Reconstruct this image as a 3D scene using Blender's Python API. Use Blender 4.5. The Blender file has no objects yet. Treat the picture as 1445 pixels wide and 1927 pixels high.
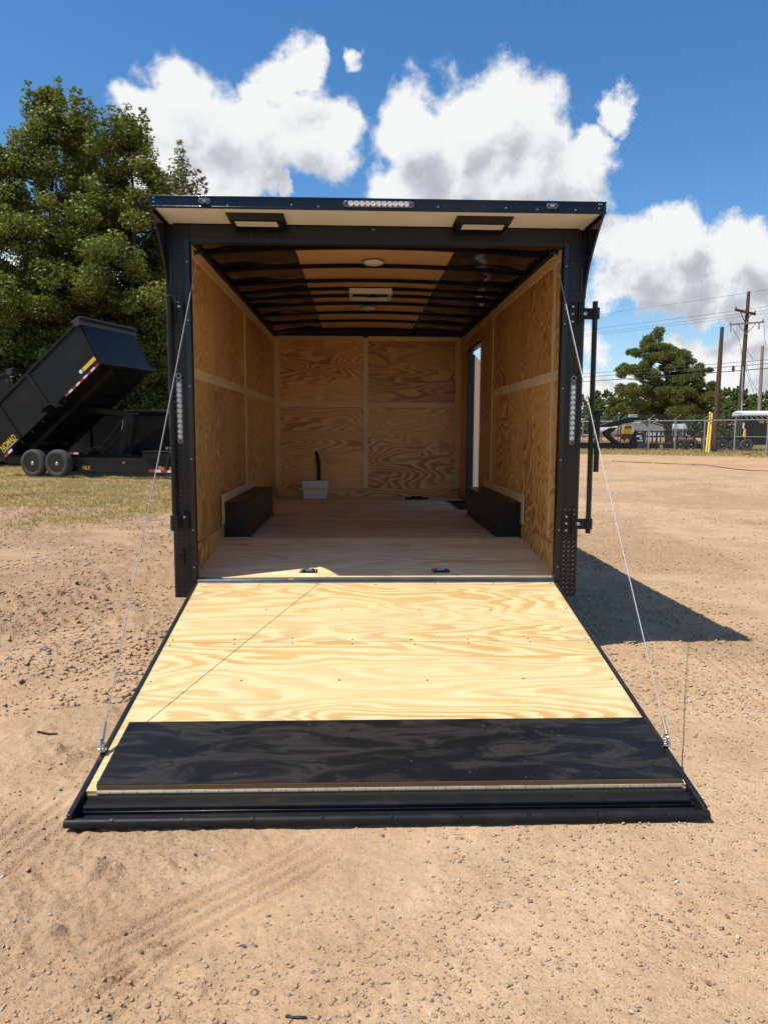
import bpy, bmesh, math, random
import numpy as np
from mathutils import Vector, Matrix, Quaternion

random.seed(7); RNG = np.random.default_rng(7)
scene = bpy.context.scene
COL = scene.collection
R = math.radians

# ------------------------------------------------------------------ camera
IW, IH = 1445.0, 1927.0
FPX, PITCH, YAW, ROLL = 1394.2, 0.1088, 0.0345, 0.0044
CAM = np.array([-0.1206, -4.6994, 1.4286])
FWD = np.array([math.sin(YAW)*math.cos(PITCH), math.cos(YAW)*math.cos(PITCH), -math.sin(PITCH)])
_r0 = np.array([math.cos(YAW), -math.sin(YAW), 0.0]); _u0 = np.cross(_r0, FWD)
RGT = math.cos(ROLL)*_r0 + math.sin(ROLL)*_u0
UPV = -math.sin(ROLL)*_r0 + math.cos(ROLL)*_u0
cd = bpy.data.cameras.new('camera')
cam = bpy.data.objects.new('camera', cd); COL.objects.link(cam)
cam.matrix_world = Matrix([[RGT[0], UPV[0], -FWD[0], CAM[0]], [RGT[1], UPV[1], -FWD[1], CAM[1]],
                           [RGT[2], UPV[2], -FWD[2], CAM[2]], [0, 0, 0, 1]])
cd.sensor_fit = 'VERTICAL'; cd.sensor_height = 36.0; cd.lens = 36.0*FPX/IH
cd.clip_start = 0.05; cd.clip_end = 3000.0
scene.camera = cam

def ray(x, y):
    return FWD + RGT*((x-IW/2)/FPX) - UPV*((y-IH/2)/FPX)
def atd(x, y, d):                      # point on the ray of a photo pixel at a given depth in metres
    return CAM + ray(x, y)*d
def on_y(x, y, Y):
    d = ray(x, y); return CAM + d*((Y-CAM[1])/d[1])
def on_z(x, y, Z):
    d = ray(x, y); return CAM + d*((Z-CAM[2])/d[2])

# ------------------------------------------------------------------ light
SUN_STRENGTH, SKY_STRENGTH, EXPOSURE = 4.3, 0.13, 0.24
SUNV = Vector((-0.475, -0.19, 1.0)).normalized()       # towards the sun
sun_d = bpy.data.lights.new('sun', 'SUN'); sun_d.energy = SUN_STRENGTH; sun_d.angle = R(0.53)
sun_d.color = (1.0, 0.955, 0.88)
sun = bpy.data.objects.new('sun', sun_d); COL.objects.link(sun)
sun.rotation_mode = 'QUATERNION'; sun.rotation_quaternion = (-SUNV).to_track_quat('-Z', 'Y')
sun.location = (-20, -8, 42)

scene.view_settings.view_transform = 'Standard'
scene.view_settings.look = 'None'
scene.view_settings.exposure = EXPOSURE
scene.view_settings.gamma = 1.0
scene.view_settings.use_curve_mapping = False
scene.cycles.use_denoising = True
scene.cycles.max_bounces = 10; scene.cycles.diffuse_bounces = 9; scene.cycles.glossy_bounces = 4
scene.cycles.transmission_bounces = 4; scene.cycles.transparent_max_bounces = 8
scene.cycles.sample_clamp_indirect = 6.0
scene.cycles.caustics_reflective = False; scene.cycles.caustics_refractive = False

class NT:
    """small helper round a node tree"""
    def __init__(s, tree): s.t = tree; s.n = tree.nodes; s.l = tree.links
    def node(s, typ, **kw):
        n = s.n.new(typ)
        for k, v in kw.items():
            if k.startswith('i_'):
                key = k[2:]
                key = int(key) if key.isdigit() else key.replace('_', ' ')
                inp = n.inputs[key]
                if hasattr(v, 'is_linked') or isinstance(v, bpy.types.NodeSocket): s.l.new(v, inp)
                else: inp.default_value = v
            else: setattr(n, k, v)
        return n
    def math(s, op, a, b=None, c=None, clamp=False):
        n = s.n.new('ShaderNodeMath'); n.operation = op; n.use_clamp = clamp
        for i, v in enumerate((a, b, c)):
            if v is None: continue
            if isinstance(v, bpy.types.NodeSocket): s.l.new(v, n.inputs[i])
            else: n.inputs[i].default_value = v
        return n.outputs[0]
    def vmath(s, op, a, b=None, scale=None):
        n = s.n.new('ShaderNodeVectorMath'); n.operation = op
        for i, v in enumerate((a, b)):
            if v is None: continue
            if isinstance(v, bpy.types.NodeSocket): s.l.new(v, n.inputs[i])
            else: n.inputs[i].default_value = v
        if scale is not None:
            if isinstance(scale, bpy.types.NodeSocket): s.l.new(scale, n.inputs['Scale'])
            else: n.inputs['Scale'].default_value = scale
        return n.outputs['Value'] if op in ('DOT_PRODUCT', 'LENGTH', 'DISTANCE') else n.outputs['Vector']
    def mix(s, fac, a, b, blend='MIX'):
        n = s.n.new('ShaderNodeMix'); n.data_type = 'RGBA'; n.blend_type = blend
        for key, v in ((0, fac), (6, a), (7, b)):
            if isinstance(v, bpy.types.NodeSocket): s.l.new(v, n.inputs[key])
            elif key == 0: n.inputs[0].default_value = v
            else: n.inputs[key].default_value = (v[0], v[1], v[2], 1.0)
        return n.outputs[2]
    def noise(s, vec, scale, detail=4.0, rough=0.55, dist=0.0, out='Fac'):
        n = s.n.new('ShaderNodeTexNoise')
        if vec is not None: s.l.new(vec, n.inputs['Vector'])
        n.inputs['Scale'].default_value = scale; n.inputs['Detail'].default_value = detail
        n.inputs['Roughness'].default_value = rough; n.inputs['Distortion'].default_value = dist
        return n.outputs[out]
    def smooth(s, v, a, b, lo=0.0, hi=1.0):
        n = s.n.new('ShaderNodeMapRange'); n.interpolation_type = 'SMOOTHSTEP'
        s.l.new(v, n.inputs[0])
        for i, q in enumerate((a, b, lo, hi)): n.inputs[i+1].default_value = q
        return n.outputs[0]
    def ramp(s, fac, stops):
        n = s.n.new('ShaderNodeValToRGB'); s.l.new(fac, n.inputs[0])
        cr = n.color_ramp
        while len(cr.elements) < len(stops): cr.elements.new(0.5)
        for e, (p, c) in zip(cr.elements, stops): e.position = p; e.color = (c[0], c[1], c[2], 1.0)
        return n.outputs[0]

# ------------------------------------------------------------------ world: sky with fair-weather cumulus
world = bpy.data.worlds.new('World'); scene.world = world; world.use_nodes = True
wt = NT(world.node_tree); wt.n.clear()
sky = wt.node('ShaderNodeTexSky', sky_type='NISHITA', sun_disc=False)
sky.sun_elevation = math.asin(SUNV.z); sky.sun_rotation = math.atan2(SUNV.x, SUNV.y) % (2*math.pi)
sky.altitude = 100; sky.air_density = 1.0; sky.dust_density = 0.5; sky.ozone_density = 2.6
tc = wt.node('ShaderNodeTexCoord')
DIR = wt.vmath('NORMALIZE', tc.outputs['Generated'])
# cumulus heaps as groups of directions (pixel, radius in pixels -> direction, angular radius)
CLOUDS = [(335,165,88),(262,205,64),(395,235,112),(300,285,100),(470,215,70),(500,275,100),(590,250,86),(640,222,56),
          (430,340,110),(520,345,50),(525,125,62),(565,135,44),(480,160,45),(675,112,34),(560,362,30),
          (770,262,86),(850,215,80),(925,215,86),(1000,262,88),(850,310,120),(960,325,120),(1070,345,90),(1095,265,48),(1152,203,46),(730,350,60),
          (1195,480,80),(1262,450,66),(1165,530,66),(1275,510,76),(1400,465,72),(1465,490,84),(1360,535,58),(1215,545,60),
          (1125,650,44),(1115,760,80),(1200,745,58),(1300,665,58),(1365,680,62),(1440,655,70),(1420,745,72),(1290,752,66),(1340,560,60),(1250,555,60),(1430,570,56),
          (60,560,130),(180,600,120),(-80,420,70),(300,560,100),
          (1700,560,160),(1900,520,150),(1800,300,90),(-420,380,170),(-640,420,150),(-520,560,190),(2300,520,210),(2150,640,170)]
def cloud_field(D, detail):
    """density of the heaps in direction D"""
    wn = wt.noise(D, 10.0, detail, 0.58, 0.0, 'Color')
    WD = wt.vmath('ADD', D, wt.vmath('SCALE', wt.vmath('SUBTRACT', wn, (0.5, 0.5, 0.5)), scale=0.115))
    f = None
    for (px, py, pr) in CLOUDS:
        c = ray(px, py); ln = float(np.linalg.norm(c)); c = c/ln; rad = pr/FPX/ln
        v = wt.math('MULTIPLY_ADD', wt.vmath('DISTANCE', WD, tuple(float(q) for q in c)), -1.0/rad, 1.0)
        f = v if f is None else wt.math('SMOOTH_MAX', f, v, 0.12)
    # the rest of the sky, out of frame behind and above, carries the same scattered heaps
    gen = wt.noise(wt.vmath('MULTIPLY', D, (1.0, 1.0, 2.2)), 2.3, 3.0, 0.5)
    back = wt.smooth(wt.vmath('DOT_PRODUCT', D, tuple(float(q) for q in FWD)), 0.62, 0.35)
    genf = wt.math('MULTIPLY', wt.math('MULTIPLY_ADD', gen, 5.0, -2.95), back)
    genf = wt.math('ADD', genf, wt.math('MULTIPLY_ADD', back, 1.2, -1.2))
    f = wt.math('MAXIMUM', f, genf)
    return wt.math('ADD', f, wt.math('MULTIPLY_ADD', wt.noise(D, 15.0, detail, 0.58), 1.15, -0.57))
fl = cloud_field(DIR, 8.0)
fl = wt.math('ADD', fl, wt.math('MULTIPLY_ADD', wt.noise(DIR, 46.0, 5.0, 0.6), 0.24, -0.12))
alpha = wt.smooth(fl, -0.02, 0.40)
# self shading: how much cloud stands between here and the sun (up and to the left)
DS = wt.vmath('ADD', DIR, (-0.022, 0.0, 0.046))
above = cloud_field(DS, 4.0)
relief = wt.math('SUBTRACT', fl, above)
lit = wt.smooth(relief, -0.52, 0.52)
soft = wt.smooth(above, 0.95, 0.15)
shade = wt.math('ADD', wt.math('MULTIPLY', lit, 0.55), wt.math('MULTIPLY', soft, 0.42), clamp=True)
thin = wt.smooth(fl, 0.55, 0.15, 0.0, 0.35)
shade = wt.math('ADD', shade, thin, clamp=True)
ccol = wt.ramp(shade, [(0.0, (0.52, 0.55, 0.61)), (0.30, (0.63, 0.66, 0.71)), (0.55, (0.79, 0.81, 0.84)), (0.80, (0.97, 0.975, 0.98)), (1.0, (1.06, 1.06, 1.05))])
# deepen the blue a little, as the phone camera records it
skyc = wt.node('ShaderNodeHueSaturation', i_Color=sky.outputs[0]); skyc.inputs['Saturation'].default_value = 1.30
bg1 = wt.node('ShaderNodeBackground', i_Color=skyc.outputs[0], i_Strength=SKY_STRENGTH)
bg2 = wt.node('ShaderNodeBackground', i_Color=ccol, i_Strength=0.76)
mixs = wt.node('ShaderNodeMixShader', i_0=wt.math('MULTIPLY', alpha, 0.97))
wt.l.new(bg1.outputs[0], mixs.inputs[1]); wt.l.new(bg2.outputs[0], mixs.inputs[2])
wo = wt.node('ShaderNodeOutputWorld'); wt.l.new(mixs.outputs[0], wo.inputs[0])
world.cycles.sampling_method = 'MANUAL'; world.cycles.sample_map_resolution = 1024

# ------------------------------------------------------------------ materials
MATS = {}
def base_mat(name):
    m = bpy.data.materials.new(name); m.use_nodes = True
    t = NT(m.node_tree); b = t.n['Principled BSDF']; MATS[name] = m
    return m, t, b
def plain(name, col, rough=0.5, metal=0.0, var=0.12, scale=6.0, spec=0.5, coat=0.0, bump=0.0, bscale=60.0, dust=0.0, dustcol=(0.32, 0.23, 0.15)):
    m, t, b = base_mat(name)
    tcn = t.node('ShaderNodeTexCoord')
    oi = t.node('ShaderNodeObjectInfo')
    vec = t.vmath('ADD', tcn.outputs['Object'], t.vmath('SCALE', (3.1, 7.7, 5.3), scale=oi.outputs['Random']))
    n = t.noise(vec, scale, 5.0, 0.6)
    c = t.mix(t.math('MULTIPLY', n, 1.0), tuple(q*(1-var) for q in col), tuple(min(1, q*(1+var)) for q in col))
    if dust > 0:
        d = t.smooth(t.noise(vec, scale*0.7, 6.0, 0.65), 0.45, 0.72, 0.0, dust)
        c = t.mix(d, c, dustcol)
    t.l.new(c, b.inputs['Base Color'])
    rn = t.math('MULTIPLY_ADD', t.noise(vec, scale*2.3, 4.0, 0.6), 0.22, rough-0.11, clamp=True)
    t.l.new(rn, b.inputs['Roughness'])
    b.inputs['Metallic'].default_value = metal
    b.inputs['Specular IOR Level'].default_value = spec
    if coat: b.inputs['Coat Weight'].default_value = coat; b.inputs['Coat Roughness'].default_value = 0.08
    if bump:
        bn = t.node('ShaderNodeBump', i_Strength=bump, i_Distance=0.01, i_Height=t.noise(vec, bscale, 4.0, 0.6))
        t.l.new(bn.outputs[0], b.inputs['Normal'])
    return m

def plywood(name, pale, mid, dark, stretch, scale=1.3, bands=13.0, fibre=(1, 1, 1), rough=0.55, contrast=1.0, dirt=0.0, fibw=0.45, vary=0.24, edge=(0.05, 0.80)):
    """rotary cut pine ply: contour bands of a stretched noise field, fibres, a few warm patches"""
    m, t, b = base_mat(name)
    tcn = t.node('ShaderNodeTexCoord'); oi = t.node('ShaderNodeObjectInfo')
    off = t.vmath('SCALE', (13.1, 27.7, 19.3), scale=oi.outputs['Random'])
    vec = t.vmath('ADD', t.vmath('MULTIPLY', tcn.outputs['Object'], stretch), off)
    f = t.noise(vec, scale, 2.5, 0.45, 0.25)
    fv = t.vmath('MULTIPLY', tcn.outputs['Object'], fibre)
    f = t.math('ADD', f, t.math('MULTIPLY', t.noise(vec, scale*5, 4.0, 0.6), 0.55/bands))
    f = t.math('ADD', f, t.math('MULTIPLY', t.noise(t.vmath('ADD', fv, off), 12.0, 4.0, 0.65), fibw/bands))
    ph = t.math('MULTIPLY', f, bands)
    saw = t.math('FRACT', ph)
    # slow rise (early wood), quick fall (late wood line)
    band = t.math('MULTIPLY', t.smooth(saw, edge[0], edge[1]), t.smooth(saw, 1.0, 0.90))
    width = t.smooth(t.noise(vec, scale*0.9, 2.0, 0.5), 0.35, 0.65, 0.35, 1.0)
    band = t.math('MULTIPLY', t.math('MULTIPLY', band, width), contrast, clamp=True)
    fib = t.noise(t.vmath('ADD', fv, off), 26.0, 4.0, 0.65)
    fib2 = t.noise(t.vmath('ADD', fv, off), 90.0, 3.0, 0.6)
    c = t.mix(t.smooth(fib, 0.3, 0.75, 0.0, 0.75), pale, mid)
    c = t.mix(band, c, dark)
    c = t.mix(t.smooth(fib2, 0.45, 0.8, 0.0, 0.35), c, tuple(q*0.72 for q in mid))
    # little knots
    vor = t.node('ShaderNodeTexVoronoi', i_Vector=vec, i_Scale=1.6); vor.feature = 'F1'
    kn = t.smooth(vor.outputs['Distance'], 0.035, 0.018)
    c = t.mix(t.math('MULTIPLY', kn, 0.7), c, tuple(q*0.35 for q in dark))
    if dirt:
        dn = t.smooth(t.noise(tcn.outputs['Object'], 2.2, 6.0, 0.65), 0.48, 0.72, 0.0, dirt)
        c = t.mix(dn, c, (0.30, 0.21, 0.13))
    br = t.math('MULTIPLY_ADD', oi.outputs['Random'], vary, 1.02-vary*0.7)
    c = t.mix(1.0, c, t.node('ShaderNodeCombineColor', i_0=br, i_1=br, i_2=br).outputs[0], 'MULTIPLY')
    t.l.new(c, b.inputs['Base Color'])
    b.inputs['Roughness'].default_value = rough
    h = t.math('ADD', t.math('MULTIPLY', fib, 0.6), t.math('MULTIPLY', band, -0.3))
    bn = t.node('ShaderNodeBump', i_Strength=0.25, i_Distance=0.003, i_Height=h)
    t.l.new(bn.outputs[0], b.inputs['Normal'])
    return m

BLK = plain('gloss_black_paint', (0.006, 0.0065, 0.009), 0.20, 0.0, 0.25, 3.0, 0.42, 0.12)
BLK2 = plain('satin_black_paint', (0.007, 0.007, 0.0075), 0.38, 0.0, 0.3, 5.0, 0.28, dust=0.03)
TREAD = plain('black_tread_plate', (0.006, 0.006, 0.007), 0.36, 0.0, 0.3, 6.0, 0.38, dust=0.02)
TREADR = plain('tread_ridge', (0.008, 0.008, 0.009), 0.28, 0.0, 0.2, 6.0, 0.6)
DULLZ = plain('dull_hinge', (0.30, 0.28, 0.25), 0.55, 0.6, 0.25, 20.0, dust=0.5)
RUBBER = plain('black_rubber', (0.010, 0.010, 0.010), 0.50, 0.0, 0.3, 8.0, 0.25, dust=0.05)
FRAMEBLK = plain('ramp_frame_black', (0.013, 0.013, 0.014), 0.30, 0.0, 0.3, 5.0, 0.5, dust=0.08)
WHITEP = plain('white_panel', (0.78, 0.77, 0.74), 0.40, 0.0, 0.04, 3.0)
PLASTIC = plain('white_plastic', (0.72, 0.72, 0.70), 0.35, 0.0, 0.04, 6.0)
LENSM = plain('clear_lens', (0.80, 0.81, 0.83), 0.12, 0.35, 0.25, 40.0, 0.8)
CHROME = plain('bright_metal', (0.62, 0.62, 0.62), 0.25, 1.0, 0.12, 20.0)
ZINC = plain('zinc_steel', (0.46, 0.46, 0.45), 0.42, 1.0, 0.15, 12.0)
SILLM = plain('steel_sill', (0.10, 0.115, 0.14), 0.32, 0.6, 0.35, 14.0, dust=0.25)
CABLEM = plain('steel_cable', (0.36, 0.355, 0.335), 0.55, 0.3, 0.2, 200.0)
PLY_RAMP = plywood('ramp_plywood', (0.72, 0.57, 0.295), (0.665, 0.50, 0.23), (0.545, 0.315, 0.10), (0.42, 1.8, 1.8), 1.25, 24.0, (0.09, 2.0, 2.0), 0.55, 1.0, 0.22, 1.25, 0.06, (0.25, 0.70))
PLY_FLOOR = plywood('floor_plywood', (0.92, 0.72, 0.42), (0.84, 0.62, 0.33), (0.60, 0.37, 0.16), (0.30, 2.0, 2.0), 1.5, 13.0, (0.12, 2.6, 2.6), 0.80, 0.85, 0.22)
PLY_SIDE = plywood('side_plywood', (0.82, 0.48, 0.16), (0.70, 0.36, 0.09), (0.40, 0.14, 0.02), (1.0, 1.15, 0.85), 1.5, 24.0, (1.6, 1.6, 0.25), 0.40, 1.0, 0.0, 0.5, 0.42, (0.20, 0.75))
PLY_FRONT = plywood('front_plywood', (0.80, 0.46, 0.145), (0.66, 0.325, 0.078), (0.34, 0.112, 0.015), (0.45, 1.0, 1.9), 1.35, 26.0, (0.12, 1.6, 2.0), 0.40, 1.0, 0.0, 0.5, 0.35, (0.20, 0.75))
TRIMW = plywood('batten_pine', (0.80, 0.60, 0.33), (0.74, 0.53, 0.27), (0.64, 0.42, 0.19), (0.5, 0.5, 0.5), 2.2, 5.0, (1.2, 1.2, 1.2), 0.5, 0.5)
FLAPM, _t, _b = base_mat('black_stained_ply'); _b.inputs['Specular IOR Level'].default_value = 0.3
_tc = _t.node('ShaderNodeTexCoord')
_v = _t.vmath('MULTIPLY', _tc.outputs['Object'], (0.7, 2.6, 2.6))
_n = _t.noise(_v, 3.6, 8.0, 0.64, 0.9); _f = _t.noise(_t.vmath('MULTIPLY', _tc.outputs['Object'], (0.3, 5.0, 5.0)), 30.0, 4.0, 0.6)
_c = _t.ramp(_n, [(0.30, (0.006, 0.006, 0.006)), (0.48, (0.007, 0.0067, 0.0065)), (0.58, (0.030, 0.025, 0.020)), (0.64, (0.009, 0.008, 0.007)), (0.72, (0.045, 0.036, 0.028))])
_sc = _t.smooth(_t.noise(_tc.outputs['Object'], 38.0, 3.0, 0.7), 0.66, 0.74, 0.0, 0.35)
_c = _t.mix(_sc, _c, (0.20, 0.16, 0.12))
_t.l.new(_c, _b.inputs['Base Color'])
_t.l.new(_t.math('MULTIPLY_ADD', _n, 0.55, 0.20), _b.inputs['Roughness'])
_t.l.new(_t.node('ShaderNodeBump', i_Strength=0.3, i_Distance=0.004, i_Height=_f).outputs[0], _b.inputs['Normal'])
CEIL_TAN = plain('tan_ceiling_sheet', (0.72, 0.43, 0.20), 0.42, 0.0, 0.10, 1.2)
CEIL_BLK = plain('black_ceiling_sheet', (0.012, 0.011, 0.011), 0.16, 0.0, 0.2, 2.0, 0.6, bump=0.35, bscale=1.6)
BOWM = plain('black_roof_bow', (0.006, 0.0055, 0.0055), 0.45, 0.0, 0.2, 4.0, 0.15)
DOORW = plain('door_liner', (0.72, 0.555, 0.41), 0.95, 0.0, 0.06, 3.0, 0.0)
YELLOWP = plain('yellow_print', (0.72, 0.44, 0.015), 0.45, 0.0, 0.05, 5.0)
WHITEPR = plain('white_print', (0.75, 0.75, 0.73), 0.45, 0.0, 0.05, 5.0)
REDTAPE = plain('red_tape', (0.42, 0.012, 0.018), 0.35, 0.0, 0.1, 5.0)
SILTAPE = plain('silver_tape', (0.62, 0.62, 0.62), 0.35, 0.0, 0.06, 5.0)
AMBER = plain('amber_lens', (0.55, 0.17, 0.01), 0.2, 0.0, 0.1, 5.0)
TYRE = plain('tyre_rubber', (0.050, 0.048, 0.045), 0.75, 0.0, 0.25, 6.0, 0.3, dust=0.40, dustcol=(0.13, 0.115, 0.095))
RIMM = plain('dark_rim', (0.008, 0.008, 0.009), 0.25, 0.0, 0.3, 8.0)
DUMPBLK = plain('dump_bed_black', (0.007, 0.007, 0.007), 0.42, 0.0, 0.25, 1.5, 0.22, dust=0.03)
TARPBLK = plain('black_tarp', (0.022, 0.022, 0.024), 0.55, 0.0, 0.3, 9.0, bump=0.5, bscale=14.0)
BLUEP = plain('blue_paint', (0.015, 0.035, 0.14), 0.35)
MESHM = plain('fence_wire', (0.16, 0.165, 0.165), 0.6, 0.3)
GALV = plain('galvanised_steel', (0.36, 0.37, 0.37), 0.5, 0.6, 0.12, 5.0)
POLEW = plain('creosote_pole', (0.085, 0.050, 0.035), 0.85, 0.0, 0.35, 4.0, 0.2, bump=0.6, bscale=18.0)
POLEG = plain('grey_pole', (0.23, 0.20, 0.17), 0.85, 0.0, 0.25, 4.0, 0.2, bump=0.6, bscale=18.0)
ARMW = plain('weathered_crossarm', (0.30, 0.25, 0.20), 0.8, 0.0, 0.25, 5.0, 0.2)
WIREM = plain('dark_wire', (0.05, 0.05, 0.052), 0.5)
CERAM = plain('insulator', (0.36, 0.33, 0.30), 0.3)
YELPIPE = plain('yellow_guard', (0.74, 0.47, 0.05), 0.45, 0.0, 0.06, 4.0)
REDPIPE = plain('red_pipe', (0.36, 0.045, 0.03), 0.5, 0.0, 0.2, 4.0)
WHITEMET = plain('white_sheet_metal', (0.55, 0.56, 0.57), 0.45, 0.0, 0.05, 1.0)
GREYMET = plain('grey_sheet_metal', (0.42, 0.44, 0.46), 0.5, 0.0, 0.08, 1.0)
YELTRUCK = plain('yellow_vehicle_paint', (0.48, 0.29, 0.02), 0.35)
GLASSD = plain('dark_glass', (0.03, 0.045, 0.05), 0.08)
TARPW = plain('white_tarp', (0.66, 0.67, 0.68), 0.6, 0.0, 0.06, 3.0, bump=0.6, bscale=5.0)
REDBRICK = plain('red_block', (0.33, 0.10, 0.05), 0.8)
BARK = plain('bark', (0.075, 0.058, 0.045), 0.9, 0.0, 0.4, 7.0, 0.2, bump=0.8, bscale=16.0)
PINEBARK = plain('pine_bark', (0.095, 0.062, 0.045), 0.9, 0.0, 0.4, 7.0, 0.2, bump=0.8, bscale=12.0)
def leafmat(name, c1, c2, c3, trans=0.3, rough=0.42):
    m, t, b = base_mat(name)
    g = t.node('ShaderNodeNewGeometry'); tcn = t.node('ShaderNodeTexCoord'); oi = t.node('ShaderNodeObjectInfo')
    rp = g.outputs['Random Per Island']
    c = t.mix(rp, c1, c2)
    vec = t.vmath('ADD', tcn.outputs['Object'], t.vmath('SCALE', (9.1, 3.7, 5.3), scale=oi.outputs['Random']))
    n = t.smooth(t.noise(vec, 0.55, 3.0, 0.6), 0.42, 0.70)
    c = t.mix(t.math('MULTIPLY', n, 0.55), c, c3)
    t.l.new(c, b.inputs['Base Color']); b.inputs['Roughness'].default_value = rough
    tr = t.node('ShaderNodeBsdfTranslucent', i_Color=t.mix(1.0, c, (1.25, 1.35, 0.55), 'MULTIPLY'))
    ms = t.node('ShaderNodeMixShader', i_0=trans)
    t.l.new(b.outputs[0], ms.inputs[1]); t.l.new(tr.outputs[0], ms.inputs[2])
    t.l.new(ms.outputs[0], t.n['Material Output'].inputs[0])
    return m
LEAF = leafmat('broad_leaf', (0.100, 0.125, 0.018), (0.185, 0.205, 0.032), (0.245, 0.215, 0.040), 0.38, 0.50)
LEAFDRY = leafmat('turning_leaf', (0.10, 0.10, 0.03), (0.17, 0.135, 0.05), (0.20, 0.13, 0.07), 0.28)
LEAFFAR = leafmat('far_leaf', (0.105, 0.155, 0.042), (0.165, 0.215, 0.058), (0.175, 0.20, 0.06), 0.42, 0.6)
NEEDLE = leafmat('pine_needle', (0.120, 0.145, 0.034), (0.19, 0.20, 0.05), (0.215, 0.20, 0.052), 0.36, 0.55)
GRASSM = leafmat('dry_grass', (0.36, 0.25, 0.10), (0.48, 0.36, 0.17), (0.17, 0.17, 0.04), 0.3, 0.6)
def stonemat(name, col, var=0.25):
    return plain(name, col, 0.75, 0.0, var, 18.0, 0.3, bump=0.6, bscale=50.0)
ST_GREY = stonemat('grey_stone', (0.20, 0.20, 0.205)); ST_DARK = stonemat('slate_stone', (0.155, 0.158, 0.16))
ST_TAN = stonemat('tan_stone', (0.46, 0.34, 0.22)); ST_PALE = stonemat('pale_stone', (0.60, 0.53, 0.43)); ST_RED = stonemat('reddish_stone', (0.33, 0.18, 0.11))

# ------------------------------------------------------------------ mesh helpers
class MB:
    def __init__(s): s.v = []; s.f = []
    def add(s, verts, faces):
        o = len(s.v); s.v.extend([tuple(float(q) for q in p) for p in verts]); s.f.extend([tuple(i+o for i in f) for f in faces]); return s
    def box(s, x0, x1, y0, y1, z0, z1):
        v = [(x0,y0,z0),(x1,y0,z0),(x1,y1,z0),(x0,y1,z0),(x0,y0,z1),(x1,y0,z1),(x1,y1,z1),(x0,y1,z1)]
        return s.add(v, [(3,2,1,0),(4,5,6,7),(0,1,5,4),(1,2,6,5),(2,3,7,6),(3,0,4,7)])
    def beam(s, p0, p1, w, h, up=(0,0,1)):
        p0 = Vector(p0); p1 = Vector(p1); d = (p1-p0).normalized(); u = Vector(up)
        if abs(d.dot(u)) > 0.99: u = Vector((0,1,0)) if abs(d.y) < 0.9 else Vector((1,0,0))
        r = d.cross(u).normalized(); u = r.cross(d).normalized()
        v = []
        for p in (p0, p1):
            for a, b in ((-1,-1),(1,-1),(1,1),(-1,1)): v.append(p + r*(a*w/2) + u*(b*h/2))
        return s.add(v, [(0,1,2,3),(7,6,5,4),(0,4,5,1),(1,5,6,2),(2,6,7,3),(3,7,4,0)])
    def tube(s, pts, r, n=8, caps=True):
        pts = [Vector(p) for p in pts]; k = len(pts); rs = r if isinstance(r, (list, tuple)) else [r]*k
        v = []; f = []; ref = None
        for i, p in enumerate(pts):
            d = (pts[min(i+1,k-1)] - pts[max(i-1,0)]).normalized()
            if ref is None: ref = Vector((0,0,1)) if abs(d.z) < 0.9 else Vector((1,0,0))
            a = (ref - d*ref.dot(d)).normalized(); b = d.cross(a); ref = a
            for j in range(n):
                t = 2*math.pi*j/n; v.append(p + (a*math.cos(t) + b*math.sin(t))*rs[i])
        for i in range(k-1):
            for j in range(n):
                j2 = (j+1) % n; f.append((i*n+j, i*n+j2, (i+1)*n+j2, (i+1)*n+j))
        if caps: f.append(tuple(range(n-1,-1,-1))); f.append(tuple((k-1)*n+j for j in range(n)))
        return s.add(v, f)
    def prism(s, poly, vec):                       # a planar polygon pushed along vec
        n = len(poly); a = [Vector(p) for p in poly]; b = [p + Vector(vec) for p in a]
        f = [tuple(range(n-1,-1,-1)), tuple(range(n, 2*n))] + [(i, (i+1)%n, n+(i+1)%n, n+i) for i in range(n)]
        return s.add(a+b, f)
    def lathe(s, prof, origin, axis, n=24, closed=False):        # prof: (radius, along axis)
        o = Vector(origin); ax = Vector(axis).normalized()
        a = ax.orthogonal().normalized(); b = ax.cross(a); v = []; f = []
        for (r, h) in prof:
            for j in range(n):
                t = 2*math.pi*j/n; v.append(o + ax*h + (a*math.cos(t)+b*math.sin(t))*r)
        k = len(prof)
        for i in range(k if closed else k-1):
            for j in range(n):
                i2 = (i+1) % k; j2 = (j+1) % n; f.append((i*n+j, i*n+j2, i2*n+j2, i2*n+j))
        if not closed: f.append(tuple(range(n-1,-1,-1))); f.append(tuple((k-1)*n+j for j in range(n)))
        return s.add(v, f)
    def mesh(s, name, off=(0,0,0), smooth=35):
        me = bpy.data.meshes.new(name)
        me.from_pydata([(p[0]-off[0], p[1]-off[1], p[2]-off[2]) for p in s.v], [], s.f)
        bm = bmesh.new(); bm.from_mesh(me); bmesh.ops.recalc_face_normals(bm, faces=bm.faces); bm.to_mesh(me); bm.free()
        if smooth:
            me.polygons.foreach_set('use_smooth', [True]*len(me.polygons)); me.set_sharp_from_angle(angle=R(smooth))
        me.update(); return me
OFF = {}
def build(mb, name, mat, parent=None, bevel=0.0, smooth=35, label=None):
    off = OFF.get(parent.name, (0,0,0)) if parent is not None else (0,0,0)
    me = mb.mesh(name, off, smooth); me.materials.append(mat)
    o = bpy.data.objects.new(name, me); COL.objects.link(o)
    if parent is not None: o.parent = parent; OFF[o.name] = off
    if bevel:
        b = o.modifiers.new('bevel', 'BEVEL'); b.width = bevel; b.segments = 2; b.limit_method = 'ANGLE'; b.angle_limit = R(40)
    if label: o['label'] = label
    return o
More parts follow.
